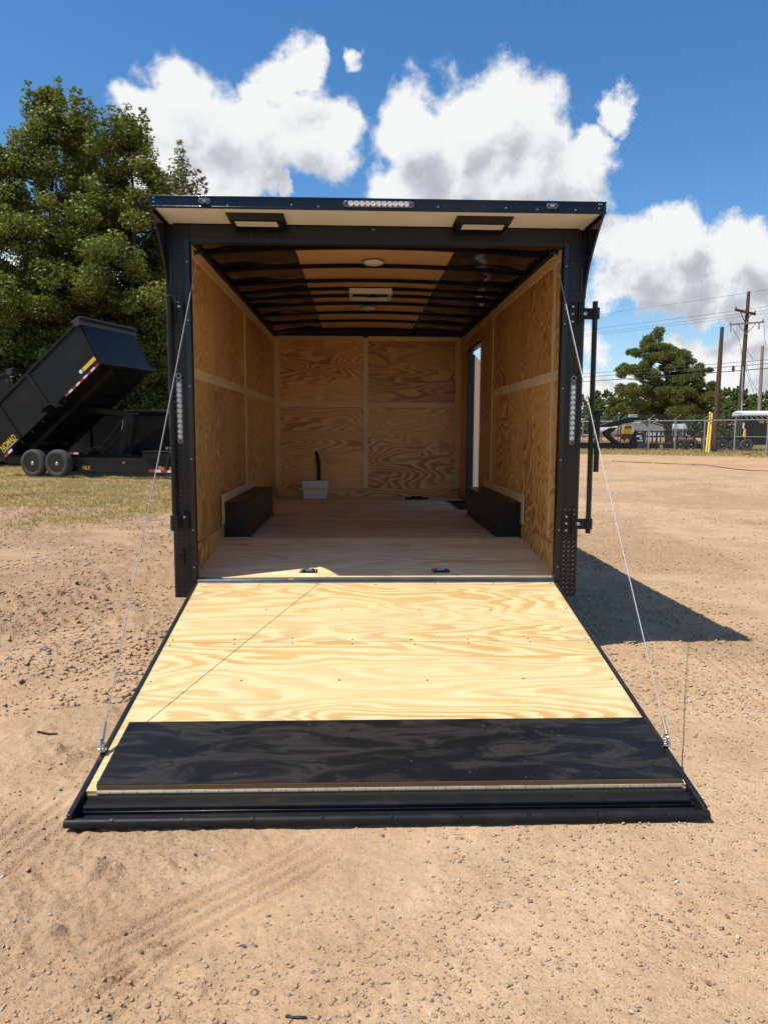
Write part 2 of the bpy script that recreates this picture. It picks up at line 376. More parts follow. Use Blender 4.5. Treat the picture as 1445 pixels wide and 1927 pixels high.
def link_mesh(name, me, parent, loc=(0,0,0), rot=None):
    """another object on shared mesh data; loc is in the same space the meshes are written in"""
    o = bpy.data.objects.new(name, me); COL.objects.link(o); off = (0,0,0)
    if parent is not None: o.parent = parent; off = OFF.get(parent.name, (0,0,0))
    o.location = (loc[0]-off[0], loc[1]-off[1], loc[2]-off[2])
    if rot is not None: o.rotation_euler = rot
    return o
def tag(o, label, cat, group=None):
    o['label'] = label; o['category'] = cat
    if group: o['group'] = group
    return o
def thing(name, label, cat, loc=(0,0,0), rotz=0.0, group=None, world_coords=False):
    o = bpy.data.objects.new(name, None); COL.objects.link(o); o.empty_display_size = 0.3
    o.location = tuple(float(q) for q in loc); o.rotation_euler = (0,0,rotz)
    OFF[o.name] = tuple(float(q) for q in loc) if world_coords else (0,0,0)
    return tag(o, label, cat, group)
def struct(o, kind='structure'): o['kind'] = kind; return o
def copy_tree(o, parent=None):
    c = o.copy(); COL.objects.link(c); c.parent = parent; OFF[c.name] = OFF.get(o.name, (0,0,0))
    for ch in list(o.children): copy_tree(ch, c)
    return c
def text_mesh(txt, size, extrude=0.002, shear=0.0):
    cu = bpy.data.curves.new('txt', 'FONT'); cu.body = txt; cu.size = size; cu.extrude = extrude; cu.shear = shear
    cu.offset = 0.012*size if size > 0.2 else 0.0
    o = bpy.data.objects.new('txt', cu); COL.objects.link(o)
    dg = bpy.context.evaluated_depsgraph_get()
    me = bpy.data.meshes.new_from_object(o.evaluated_get(dg))
    bpy.data.objects.remove(o); bpy.data.curves.remove(cu); return me
def text(name, txt, size, mat, parent, origin, xdir, ydir, shear=0.0, width=None):
    """flat lettering: origin = lower left corner, xdir reading direction, ydir up"""
    me = text_mesh(txt, size, 0.0015, shear); me.materials.clear(); me.materials.append(mat)
    x = Vector(xdir).normalized(); y = Vector(ydir).normalized(); z = x.cross(y)
    k = 1.0
    if width: k = width/max(0.01, max(v.co.x for v in me.vertices))
    off = Vector(OFF.get(parent.name, (0,0,0)))
    M = Matrix((( x.x*k, y.x, z.x, origin[0]-off.x), (x.y*k, y.y, z.y, origin[1]-off.y), (x.z*k, y.z, z.z, origin[2]-off.z), (0,0,0,1)))
    me.transform(M); o = bpy.data.objects.new(name, me); COL.objects.link(o); o.parent = parent; return o

# ------------------------------------------------------------------ numpy noise and the lie of the land
_PERM = RNG.permutation(512)
def vnoise(x, y, seed=0):
    xi = np.floor(x).astype(np.int64); yi = np.floor(y).astype(np.int64); xf = x-xi; yf = y-yi
    def hsh(a, b): return ((_PERM[(_PERM[(a+seed*17) & 511] + b) & 511] * 2654435761 >> 3) & 1023)/1023.0
    u = xf*xf*(3-2*xf); v = yf*yf*(3-2*yf)
    n00 = hsh(xi, yi); n10 = hsh(xi+1, yi); n01 = hsh(xi, yi+1); n11 = hsh(xi+1, yi+1)
    return (n00*(1-u)+n10*u)*(1-v) + (n01*(1-u)+n11*u)*v
def fbm(x, y, o=4, seed=0, g=0.5):
    s = 0; a = 1; t = 0
    for i in range(o): s = s + a*vnoise(x*2**i+11.3*i, y*2**i+7.1*i, seed+i); t += a; a *= g
    return s/t
def sst(a, b, x):
    t = np.clip((x-a)/(b-a), 0, 1); return t*t*(3-2*t)
def lie(x, y):
    r = np.hypot(x-CAM[0], y-CAM[1])
    return 0.10*sst(5, 22, r) + 0.0035*np.maximum(0, r-22) - 0.0*x
def ground_z(x, y): return float(lie(np.array(float(x)), np.array(float(y))))
def gp(px, py):                                    # photo pixel -> point on the ground
    d = ray(px, py); z = 0.0
    for _ in range(30):
        k = (z-CAM[2])/d[2]; P = CAM + d*k; z = ground_z(P[0], P[1])
    return np.array([P[0], P[1], z])

# ------------------------------------------------------------------ the ground: one sheet, finer near the camera
def grass_mask(x, y):
    nz = fbm(x*0.35+40, y*0.35+9, 4, 3) - 0.5
    left = sst(-1.6, 1.8, (y - (7.2 + 0.28*(x+5.5))) + nz*6.0) * sst(1.5, -1.5, x + 1.0)
    b = 36.5 - 0.62*(x-13.0)
    right = sst(-1.0, 1.6, (y - b) + nz*4.5) * sst(4, 7, x)
    far = sst(62, 80, y + nz*10)
    return np.maximum(np.maximum(left, right), far)
def dirt_relief(x, y):
    r = np.hypot(x-CAM[0], y-CAM[1])
    lumps = (fbm(x*1.1, y*1.1, 4, 5)-0.5)*0.050
    mid = (fbm(x*5.5, y*5.5, 5, 9, 0.6)-0.5)*0.026
    fine = (fbm(x*24, y*24, 3, 13, 0.7)-0.5)*0.026
    rough = sst(0.46, 0.66, fbm(x*0.8+5, y*0.8+3, 3, 21))
    leftside = sst(-1.0, -2.6, x)
    z = lumps*(0.5+0.5*leftside) + mid*(0.30+0.70*rough)*(0.65+0.9*leftside) + fine*(0.35+1.0*rough)*(1+0.3*leftside)
    # clods
    c = fbm(x*13, y*13, 2, 31); z = z + np.maximum(0, c-0.66)*0.10*(0.35+1.2*rough)*(0.8+0.9*leftside)
    return z * np.clip(3.0*r/10.0+0.35, 0.35, 1.0)*sst(60, 25, r)
def tracks(x, y):
    z = np.zeros_like(x); W = np.zeros_like(x)
    def stripe(A, B, half, pitch, depth, seed):
        A = np.array(A[:2]); B = np.array(B[:2]); d = (B-A); L = np.linalg.norm(d); d = d/L; n = np.array([-d[1], d[0]])
        s = (x-A[0])*d[0] + (y-A[1])*d[1]; q = (x-A[0])*n[0] + (y-A[1])*n[1] + 0.05*np.sin(s*1.3+seed) + 0.015*(fbm(s*4, s*0+seed, 2, seed)-0.5)
        win = sst(half, half*0.8, np.abs(q))*sst(-0.15, 0.1, s)*sst(L+0.15, L-0.2, s)
        keep = sst(0.30, 0.44, fbm(x*3+seed, y*3, 3, seed))
        return (depth*np.cos(2*math.pi*q/pitch)*keep - depth*0.5)*win, win
    for st in ((gp(-150, 1960), gp(640, 1590), 0.13, 0.052, 0.011, 2), (gp(60, 2000), gp(330, 1755), 0.09, 0.05, 0.008, 6), (gp(-60, 1350), gp(330, 1195), 0.18, 0.07, 0.012, 4),
               (gp(-60, 1640), gp(160, 1480), 0.14, 0.06, 0.008, 8), (gp(1500, 1330), gp(1330, 1215), 0.18, 0.07, 0.010, 5)):
        dz, w = stripe(*st); z = z + dz; W = np.maximum(W, w)
    for A, B, hw, dp in ((gp(-80, 1130), gp(320, 1010), 0.28, 0.035), (gp(-60, 1235), gp(325, 1085), 0.24, 0.028), (gp(1100, 905), gp(1460, 985), 0.5, 0.02)):
        A = np.array(A[:2]); B = np.array(B[:2]); d = (B-A)/np.linalg.norm(B-A)
        q = (x-A[0])*-d[1] + (y-A[1])*d[0] + 0.12*np.sin(((x-A[0])*d[0]+(y-A[1])*d[1])*0.8)
        z = z - dp*np.exp(-(q/hw)**2) + dp*0.5*np.exp(-((np.abs(q)-hw*1.7)/(hw*0.5))**2)
    return z, W
def surf(x, y):
    x = np.asarray(x, float); y = np.asarray(y, float)
    near = sst(30, 18, np.hypot(x-CAM[0], y-CAM[1]))
    tz, tw = tracks(x, y)
    return lie(x, y) + dirt_relief(x, y)*(1-0.8*tw*near) + tz*near
def surf1(x, y): return float(surf(np.array([x]), np.array([y]))[0])

def make_ground():
    fine = np.radians(np.linspace(-44, 46, 400)); coarse = np.radians(np.linspace(46, 316, 50))[1:-1]
    ang = np.concatenate([fine, coarse]); na = len(ang)
    rr = np.concatenate([np.linspace(0.25, 1.3, 8)[:-1], np.geomspace(1.3, 60, 760), np.geomspace(60, 900, 40)[1:]]); nr = len(rr)
    A_, RR = np.meshgrid(ang, rr)
    X = CAM[0] + RR*np.sin(A_); Y = CAM[1] + RR*np.cos(A_)
    Z = surf(X.ravel(), Y.ravel()).reshape(X.shape)
    # the strip under the trailer and ramp stays a little below them
    under = (np.abs(X) < 1.3)*(Y > -2.35)*(Y < 0.3)
    Z = np.where(under > 0, np.minimum(Z, 0.004), Z)
    co = np.stack([X, Y, Z], -1).reshape(-1, 3)
    co = np.vstack([co, [[CAM[0], CAM[1], 0.0]]])
    i, j = np.meshgrid(np.arange(nr-1), np.arange(na), indexing='ij'); j2 = (j+1) % na
    quads = np.stack([i*na+j, i*na+j2, (i+1)*na+j2, (i+1)*na+j], -1).reshape(-1, 4)[:, ::-1]
    ctr = len(co)-1
    me = bpy.data.meshes.new('ground')
    tris = [(ctr, (k+1) % na, k) for k in range(na)]
    nq = len(quads)
    me.vertices.add(len(co)); me.vertices.foreach_set('co', co.ravel())
    loops = np.concatenate([quads.ravel(), np.array(tris).ravel()])
    me.loops.add(len(loops)); me.loops.foreach_set('vertex_index', loops.astype(np.int32))
    starts = np.concatenate([np.arange(nq)*4, nq*4+np.arange(len(tris))*3])
    me.polygons.add(len(starts)); me.polygons.foreach_set('loop_start', starts.astype(np.int32))
    me.polygons.foreach_set('use_smooth', np.ones(len(starts), bool))
    me.update(calc_edges=True); me.validate()
    ra_ = me.attributes.new('rough', 'FLOAT', 'POINT'); ra_.data.foreach_set('value', sst(0.46, 0.66, fbm(co[:, 0]*0.8+5, co[:, 1]*0.8+3, 3, 21)).astype(np.float32))
    at = me.attributes.new('grass', 'FLOAT', 'POINT'); at.data.foreach_set('value', grass_mask(co[:, 0], co[:, 1]).astype(np.float32))
    o = bpy.data.objects.new('ground', me); COL.objects.link(o); struct(o)
    o['label'] = 'dry sandy dirt yard with grass at its edges'
    m, t, b = base_mat('sandy_dirt'); me.materials.append(m)
    tcn = t.node('ShaderNodeTexCoord'); P = tcn.outputs['Object']
    big = t.noise(P, 0.33, 4.0, 0.6); med = t.noise(P, 2.4, 5.0, 0.6); sm = t.noise(P, 17.0, 5.0, 0.7); gr = t.noise(P, 120.0, 3.0, 0.7)
    c = t.mix(t.smooth(big, 0.38, 0.62), (0.50, 0.335, 0.188), (0.535, 0.38, 0.232))
    c = t.mix(t.smooth(med, 0.45, 0.68, 0.0, 0.55), c, (0.43, 0.285, 0.162))
    c = t.mix(t.smooth(med, 0.52, 0.30, 0.0, 0.5), c, (0.58, 0.425, 0.262))
    c = t.mix(t.smooth(sm, 0.50, 0.68, 0.0, 0.5), c, (0.36, 0.25, 0.155))
    c = t.mix(t.smooth(sm, 0.44, 0.30, 0.0, 0.45), c, (0.60, 0.45, 0.29))
    # an orange clay streak out on the right, greyer churned soil to the left
    sep = t.node('ShaderNodeSeparateXYZ', i_0=P)
    lft = t.smooth(t.math('ADD', sep.outputs[0], t.math('MULTIPLY', med, 2.0)), -0.3, -2.6, 0.0, 0.72)
    c = t.mix(lft, c, t.mix(t.smooth(t.noise(t.vmath('MULTIPLY', P, (0.5, 1.6, 1.0)), 1.6, 5.0, 0.65), 0.42, 0.60), (0.47, 0.315, 0.185), (0.30, 0.20, 0.125)))
    clay = t.math('MULTIPLY', t.smooth(sep.outputs[1], 11.0, 22.0), t.smooth(t.noise(t.vmath('MULTIPLY', P, (0.16, 0.4, 1.0)), 1.0, 3.0, 0.5), 0.40, 0.62, 0.0, 0.75))
    c = t.mix(clay, c, (0.58, 0.335, 0.15))
    vor = t.node('ShaderNodeTexVoronoi', i_Vector=P, i_Scale=75.0)
    gsel = t.math('MULTIPLY', t.smooth(vor.outputs['Distance'], 0.34, 0.24), t.smooth(t.node('ShaderNodeSeparateColor', i_0=vor.outputs['Color']).outputs[0], 0.62, 0.66))
    c = t.mix(t.math('MULTIPLY', gsel, 0.6), c, t.mix(t.node('ShaderNodeSeparateColor', i_0=vor.outputs['Color']).outputs[1], (0.22, 0.19, 0.16), (0.55, 0.47, 0.36)))
    grit = t.noise(P, 46.0, 4.0, 0.75); rgh = t.math('ADD', t.node('ShaderNodeAttribute', attribute_name='rough').outputs['Fac'], t.math('MULTIPLY_ADD', med, 1.2, -0.45), clamp=True)
    c = t.mix(t.math('MULTIPLY', t.smooth(grit, 0.50, 0.66, 0.0, 0.9), t.math('MULTIPLY_ADD', rgh, 0.8, 0.2)), c, (0.29, 0.20, 0.125))
    c = t.mix(t.math('MULTIPLY', rgh, 0.22), c, (0.36, 0.24, 0.145))
    c = t.mix(t.smooth(grit, 0.42, 0.30, 0.0, 0.6), c, (0.62, 0.475, 0.32))
    c = t.mix(t.smooth(gr, 0.42, 0.72, 0.0, 0.45), c, (0.33, 0.225, 0.135))
    ga = t.node('ShaderNodeAttribute', attribute_name='grass')
    gm = t.smooth(t.math('ADD', ga.outputs['Fac'], t.math('MULTIPLY_ADD', med, 1.5, -0.75)), 0.35, 0.75)
    gcol = t.mix(t.smooth(t.noise(P, 1.1, 5.0, 0.65), 0.42, 0.62), (0.40, 0.28, 0.13), (0.21, 0.19, 0.065))
    gcol = t.mix(t.smooth(sm, 0.45, 0.65, 0.0, 0.7), gcol, (0.46, 0.34, 0.18))
    c = t.mix(gm, c, gcol)
    t.l.new(c, b.inputs['Base Color']); b.inputs['Roughness'].default_value = 0.95; b.inputs['Specular IOR Level'].default_value = 0.15
    h = t.math('ADD', t.math('MULTIPLY', sm, 0.50), t.math('MULTIPLY', gr, 0.22))
    h = t.math('ADD', h, t.math('MULTIPLY', grit, 0.55))
    h = t.math('ADD', h, t.math('MULTIPLY', gsel, 0.22))
    c = t.mix(1.0, c, (1.03, 0.975, 0.94), 'MULTIPLY'); t.l.new(c, b.inputs['Base Color'])
    bn = t.node('ShaderNodeBump', i_Strength=t.math('MULTIPLY_ADD', rgh, 0.6, 0.4), i_Distance=0.022, i_Height=h)
    t.l.new(bn.outputs[0], b.inputs['Normal'])
    return o
make_ground()

# ------------------------------------------------------------------ enclosed cargo trailer
A, B_, L_ = 1.150, 1.186, 4.856            # half opening, half inside width, inside length
HF, HM, HT, HC, HS, HB = 0.476, 0.585, 2.566, 2.62, 2.7415, 0.3625
OUT = 1.245
T = thing('enclosed_trailer', 'black enclosed cargo trailer with its rear ramp lowered and bare plywood interior', 'trailer', (0, 2.4, 0), world_coords=True)

# outer shell
b = MB()
for s in (-1, 1):
    if s < 0: b.box(-OUT, -OUT+0.012, 0.06, L_+0.05, HB, 2.70)
    else:
        b.box(OUT-0.012, OUT, 0.06, 3.36, HB, 2.70); b.box(OUT-0.012, OUT, 4.30, L_+0.05, HB, 2.70); b.box(OUT-0.012, OUT, 3.3602, 4.2998, 2.40, 2.70); b.box(OUT-0.012, OUT, 3.3602, 4.2998, HB, 0.44)
b.box(-OUT+0.0125, OUT-0.0125, L_+0.035, L_+0.05, HB, 2.70)
n = 12
for yy in (L_+0.036, 0.0605): b.prism([(-1.28 + 2.56*i/n, yy, 2.7002 if i in (0, n) else 2.687 + 0.045*math.sin(math.pi*i/n) + 0.0005) for i in range(n+1)] + [(1.23, yy, 2.7001-0.03), (-1.23, yy, 2.7001-0.03)], (0, 0.013, 0))
build(b, 'outer_skin', BLK, T)
b = MB()
arch = [(-1.285 + 2.57*i/n, 2.700 + 0.045*math.sin(math.pi*i/n)) for i in range(n+1)]
b.prism([(x, 0.03, z) for x, z in arch] + [(x, 0.03, z-0.012) for x, z in reversed(arch)], (0, L_+0.06, 0))
build(b, 'roof', BLK, T)
# floor: raised main deck, the rear bay slopes down to the sill
def sheet(y0, y1, x0, x1, z0, z1, th=0.019):
    m = MB(); v = [(x0,y0,z0),(x1,y0,z0),(x1,y1,z1),(x0,y1,z1)]
    m.add(v + [(p[0],p[1],p[2]-th) for p in v], [(0,1,2,3),(7,6,5,4),(0,4,5,1),(1,5,6,2),(2,6,7,3),(3,7,4,0)]); return m
g = 0.0012
for m in (sheet(0.045, 1.10-g, -1.18, 1.18, HF+0.004, HM), sheet(1.10+g, 2.30-g, -1.18, 1.18, HM, HM), sheet(2.30+g, 3.25-g, -1.18, 1.18, HM, HM),
          sheet(3.25+g, 4.36-g, -1.18, 0.955, HM, HM), sheet(4.36+g, L_, -1.18, 1.18, HM, HM)):
    build(m, 'floor_panel', PLY_FLOOR, T)
b = MB(); b.box(-1.27, 1.27, 0.09, 0.15, HB+0.02, HF-0.03)
for y in np.arange(1.2, 4.9, 0.6): b.box(-1.26, 1.26, y, y+0.05, HM-0.17, HM-0.021)
for s in (-1, 1): b.box(s*0.98-0.03, s*0.98+0.03, 0.16, 5.2, HM-0.30, HM-0.171)
b.beam((-0.95, 5.0, 0.38), (-0.05, 6.3, 0.40), 0.06, 0.1); b.beam((0.95, 5.0, 0.38), (0.05, 6.3, 0.40), 0.06, 0.1)
b.tube([(0, 6.2, 0.62), (0, 6.2, 0.03)], 0.03, 10); b.tube([(0, 6.2, 0.03), (0, 6.2, 0.0)], 0.09, 12)
build(b, 'chassis', BLK2, T)
# step well inside the side door
b = MB(); b.box(0.9555, 1.2725, 3.26, 4.35, 0.415, 0.425); b.box(0.9555, 0.963, 3.26, 4.35, 0.426, HM-0.001); b.box(0.9635, 1.18, 4.343, 4.35, 0.426, HM-0.001); b.box(0.9635, 1.18, 3.26, 3.267, 0.426, HM-0.001)
build(b, 'step_well', BLK, T)
b = MB(); b.box(0.935, 0.962, 3.24, 4.372, HM+0.0005, HM+0.004); b.box(0.9625, 1.18, 4.345, 4.372, HM+0.0005, HM+0.004)
build(b, 'step_edge', ZINC, T)
# rear sill and hinge tube
b = MB(); b.box(-A, A, -0.005, 0.045, HF-0.06, HF+0.002); b.box(-A, A, 0.0455, 0.052, HF-0.06, HF+0.009)
sill = build(b, 'sill', SILLM, T, 0.003)
b = MB(); b.tube([(-A+0.01, -0.022, HF-0.014), (A-0.01, -0.022, HF-0.014)], 0.011, 10); build(b, 'hinge_rod', SILLM, sill)
for x in (-0.57, 0.18, 0.72):
    b = MB(); b.box(x, x+0.03, 0.0, 0.02, HF+0.0025, HF+0.004); build(b, 'tag', YELLOWP if x < -0.5 else ZINC, sill)
# recessed rope rings
for x in (-0.452, 0.432):
    y = 0.20; z = HF+0.004+(HM-HF-0.004)*(y-0.045)/1.055
    b = MB(); b.box(x-0.058, x+0.058, y-0.048, y+0.048, z-0.004, z+0.0045)
    d = build(b, 'ring_plate', BLK, T, 0.002)
    b = MB(); b.lathe([(0.034, z+0.005), (0.001, z+0.0052)], (x, y, 0), (0,0,1), 20); build(b, 'dish', ZINC, d)
    b = MB(); b.tube([(x+0.033*math.cos(a), y+0.026*math.sin(a), z+0.012) for a in np.linspace(0, 2*math.pi, 21)], 0.005, 8, False); build(b, 'ring', CHROME, d)
    for sx in (-0.047, 0.047):
        b = MB(); b.lathe([(0.006, z+0.0046), (0.004, z+0.008)], (x+sx, y, 0), (0,0,1), 8); build(b, 'bolt', ZINC, d)

# walls: plywood sheets with pine battens over the joints
def panel(wall, name, mat, x0, x1, y0, y1, z0, z1, bev=0.0): 
    b = MB(); b.box(x0, x1, y0, y1, z0, z1); return build(b, name, mat, wall, bev)
MID0, MID1 = 1.762, 1.832
lw = MB(); lw.box(-OUT+0.0125, -B_-0.0115, 0.065, L_, HB+0.02, 2.66); lw = build(lw, 'side_wall', BLK2, T)
X0, X1 = -B_-0.011, -B_
for (y0, y1, z0, z1) in ((0.062,0.15,0.60,2.60),(0.152,0.93,MID1,2.54),(0.932,2.40,MID1,2.54),(2.40+0.002,4.80,MID1,2.54),(0.152,2.40,0.60,MID0),(2.402,4.80,0.60,MID0)):
    panel(lw, 'plywood_panel', PLY_SIDE, X0, X1, y0, y1, z0, z1)
X0, X1 = -B_+0.0005, -B_+0.008
for (y0, y1, z0, z1) in ((0.155,L_,2.525,2.60),(0.205,2.375,MID0,MID1),(2.437,4.795,MID0,MID1),(0.150,0.2045,0.70,2.5245),(2.3755,2.4365,0.70,2.5245),(4.7955,L_,0.70,2.5245)):
    panel(lw, 'batten', TRIMW, X0, X1, y0, y1, z0, z1, 0.0015)
b = MB(); zz = lambda y: HF+0.004+(HM-HF-0.004)*min(1, max(0, (y-0.045)/1.055))
def base_board(s):
    xa, xb = s*(B_-0.0005), s*(B_-0.009); xa, xb = min(xa, xb), max(xa, xb); m = MB()
    for (ya, yb) in ((0.07, 1.04), (1.0405, 2.885), (2.8855, 3.355 if s > 0 else L_)):
        v = [(xa,ya,zz(ya)+0.001),(xb,ya,zz(ya)+0.001),(xb,yb,zz(yb)+0.001),(xa,yb,zz(yb)+0.001)]
        top = 0.685
        m.add(v + [(p[0],p[1],top) for p in v], [(3,2,1,0),(4,5,6,7),(0,1,5,4),(1,2,6,5),(2,3,7,6),(3,0,4,7)])
    return m
build(base_board(-1), 'baseboard', PLY_SIDE, lw)
rw = MB(); rw.box(B_+0.0115, OUT-0.0125, 0.065, 3.355, HB+0.02, 2.66); rw.box(B_+0.0115, OUT-0.0125, 4.305, L_, HB+0.02, 2.66); rw.box(B_+0.0115, OUT-0.0125, 3.3555, 4.3045, 2.405, 2.66)
rw = build(rw, 'side_wall', BLK2, T)
X0, X1 = B_, B_+0.011
for (y0, y1, z0, z1) in ((0.062,0.30,MID1,2.60),(0.062,0.30,0.60,MID0),(0.302,2.60,MID1,2.54),(0.302,2.60,0.60,MID0),(2.602,3.355,0.60,2.54),(3.3555,4.3045,2.402,2.54),(4.305,4.80,0.60,2.54)):
    panel(rw, 'plywood_panel', PLY_SIDE, X0, X1, y0, y1, z0, z1)
X0, X1 = B_-0.008, B_-0.0005
for (y0, y1, z0, z1) in ((0.155,L_,2.525,2.60),(0.355,2.57,MID0,MID1),(0.07,0.2995,MID0,MID1),(0.30,0.3545,0.70,2.5245),(2.5705,2.632,0.70,2.5245),(4.80,L_,0.70,2.5245)):
    panel(rw, 'batten', TRIMW, X0, X1, y0, y1, z0, z1, 0.0015)
build(base_board(1), 'baseboard', PLY_SIDE, rw)
b = MB(); b.box(B_-0.012, B_-0.001, 3.275, 3.29, 1.42, 1.50); build(b, 'switch', PLASTIC, rw)
fw = MB(); fw.box(-B_, B_, L_+0.013, L_+0.034, HB+0.02, 2.695); fw.box(-1.17, 1.17, L_-0.010, L_+0.0125, 2.6185, 2.6945); fw = build(fw, 'front_wall', BLK2, T)
for (x0, x1, z0, z1) in ((-1.178,-0.062,MID0+0.0,2.57),(-0.002,1.178,MID0,2.57),(-1.178,-0.062,0.69,MID0-0.002),(-0.002,1.178,0.69,MID0-0.002),(-1.178,1.178,HM,0.688)):
    panel(fw, 'plywood_panel', PLY_FRONT, x0, x1, L_+0.001, L_+0.012, z0, z1)
for (x0, x1, z0, z1) in ((-1.178,-0.063,2.565,2.618),(-0.001,1.178,2.565,2.618),(-0.0625,-0.0015,0.69,2.60),(-1.115,-0.063,MID0-0.03,MID0+0.03),(-0.001,1.115,MID0-0.03,MID0+0.03),(-1.178,-1.116,0.69,2.5645),(1.116,1.178,0.69,2.5645)):
    panel(fw, 'batten', TRIMW, x0, x1, L_-0.008, L_+0.0005, z0, z1, 0.0015)
# wall plate the battery hose comes from
b = MB(); b.box(-0.705, -0.625, L_-0.006, L_+0.0005, 1.09, 1.175); build(b, 'outlet_plate', PLASTIC, fw, 0.002)

# ceiling: bows across, tan sheet in the middle, sagging black sheet either side
def camber(x): return 0.055*(1-(x/1.2)**2)
ce = MB()
for s in (-1, 1): ce.box(min(s*1.186, s*1.155), max(s*1.186, s*1.155), 0.07, L_, 2.605, 2.65)
ce = build(ce, 'ceiling', BOWM, T)
bows = [0.56, 1.14, 1.70, 2.06, 2.40, 2.82, 3.38, 3.98, 4.64]
ys = [0.07] + bows + [L_+0.03]
for i in range(len(ys)-1):
    y0, y1 = ys[i]+0.002, ys[i+1]-0.002
    for (x0, x1, mat, nm) in ((-0.565, 0.555, CEIL_TAN, 'ceiling_sheet'), (-1.15, -0.566, CEIL_BLK, 'ceiling_liner'), (0.556, 1.15, CEIL_BLK, 'ceiling_liner')):
        m = MB(); nx, ny = 14, 6; vv = []; ff = []
        sag = 0.0 if mat is CEIL_TAN else 1.0; ph = random.uniform(0, 6)
        for iy in range(ny+1):
            for ix in range(nx+1):
                x = x0+(x1-x0)*ix/nx; y = y0+(y1-y0)*iy/ny; u = math.sin(math.pi*iy/ny)
                z = 2.645+camber(x) - sag*(0.012*u*(1+0.8*math.sin(x*7+ph+iy*0.5)) + 0.008*math.sin(x*11+ph*2)*math.sin(iy*1.6+ph))
                vv.append((x, y, z))
        for iy in range(ny):
            for ix in range(nx): k = iy*(nx+1)+ix; ff.append((k, k+1, k+nx+2, k+nx+1))
        m.add(vv, ff); build(m, nm, mat, ce, 0, 80)
for y in bows:
    m = MB(); xs = np.linspace(-1.16, 1.16, 13)
    m.prism([(x, y-0.019, 2.617+camber(x)) for x in xs] + [(x, y-0.019, 2.640+camber(x)) for x in reversed(xs)], (0, 0.038, 0))
    build(m, 'roof_bow', BOWM, ce)
for (x, y) in ((-0.01, 1.03), (-0.022, 3.10)):
    m = MB(); zc = 2.637+camber(x); m.lathe([(0.078, zc), (0.078, zc-0.010), (0.066, zc-0.020), (0.03, zc-0.026), (0.002, zc-0.027)], (x, y, 0), (0,0,1), 28)
    d = build(m, 'dome_light', PLASTIC, T)
    m = MB(); m.lathe([(0.084, zc+0.001), (0.084, zc-0.006), (0.079, zc-0.006), (0.079, zc+0.001)], (x, y, 0), (0,0,1), 28); build(m, 'rim', ZINC, d)
m = MB(); y0, y1, x0, x1 = 2.04, 2.42, -0.205, 0.178; z0, z1 = 2.640, 2.69
for q in ((x0,x1,y0,y0+0.03),(x0,x1,y1-0.03,y1),(x0,x0+0.03,y0+0.0301,y1-0.0301),(x1-0.03,x1,y0+0.0301,y1-0.0301)): m.box(*q, z0, z1)
v = build(m, 'roof_vent', PLASTIC, T, 0.006)
m = MB(); m.box(x0+0.046, x1-0.046, y0+0.046, y1-0.046, 2.68, 2.689); build(m, 'vent_lid', BLK2, v)
m = MB(); m.tube([(-0.0, 2.20, 2.679), (0.0, 2.20, 2.645)], 0.012, 10); m.box(-0.05, 0.05, 2.185, 2.215, 2.636, 2.645); build(m, 'vent_crank', BLK2, v)

# wheel boxes with plywood collars
for s in (-1, 1):
    xi, xo = s*0.985, s*(B_-0.010); xa, xb = min(xi, xo), max(xi, xo); y0, y1 = 1.13, 2.80
    m = MB(); m.box(xa, xb, y0, y1, HM+0.001, 0.868); wb = build(m, 'wheel_box', BLK2, T, 0.004)
    m = MB(); xa, xb = (s*(B_-0.0095), s*(B_-0.017)); xa, xb = min(xa, xb), max(xa, xb)
    m.box(xa, xb, y0-0.085, y1+0.06, 0.8685, 0.935); m.box(xa, xb, y0-0.085, y0-0.002, 0.70, 0.8683); build(m, 'collar', TRIMW, wb, 0.001)
    m = MB(); xa, xb = (s*0.984, s*0.972); xa, xb = min(xa, xb), max(xa, xb)
    m.box(xa, xb, y0-0.012, y1, HM+0.0008, HM+0.007); m.box(min(s*0.985, s*1.165), max(s*0.985, s*1.165), y0-0.012, y0-0.0005, HM+0.0008, HM+0.007); build(m, 'sealant_bead', ZINC, wb)
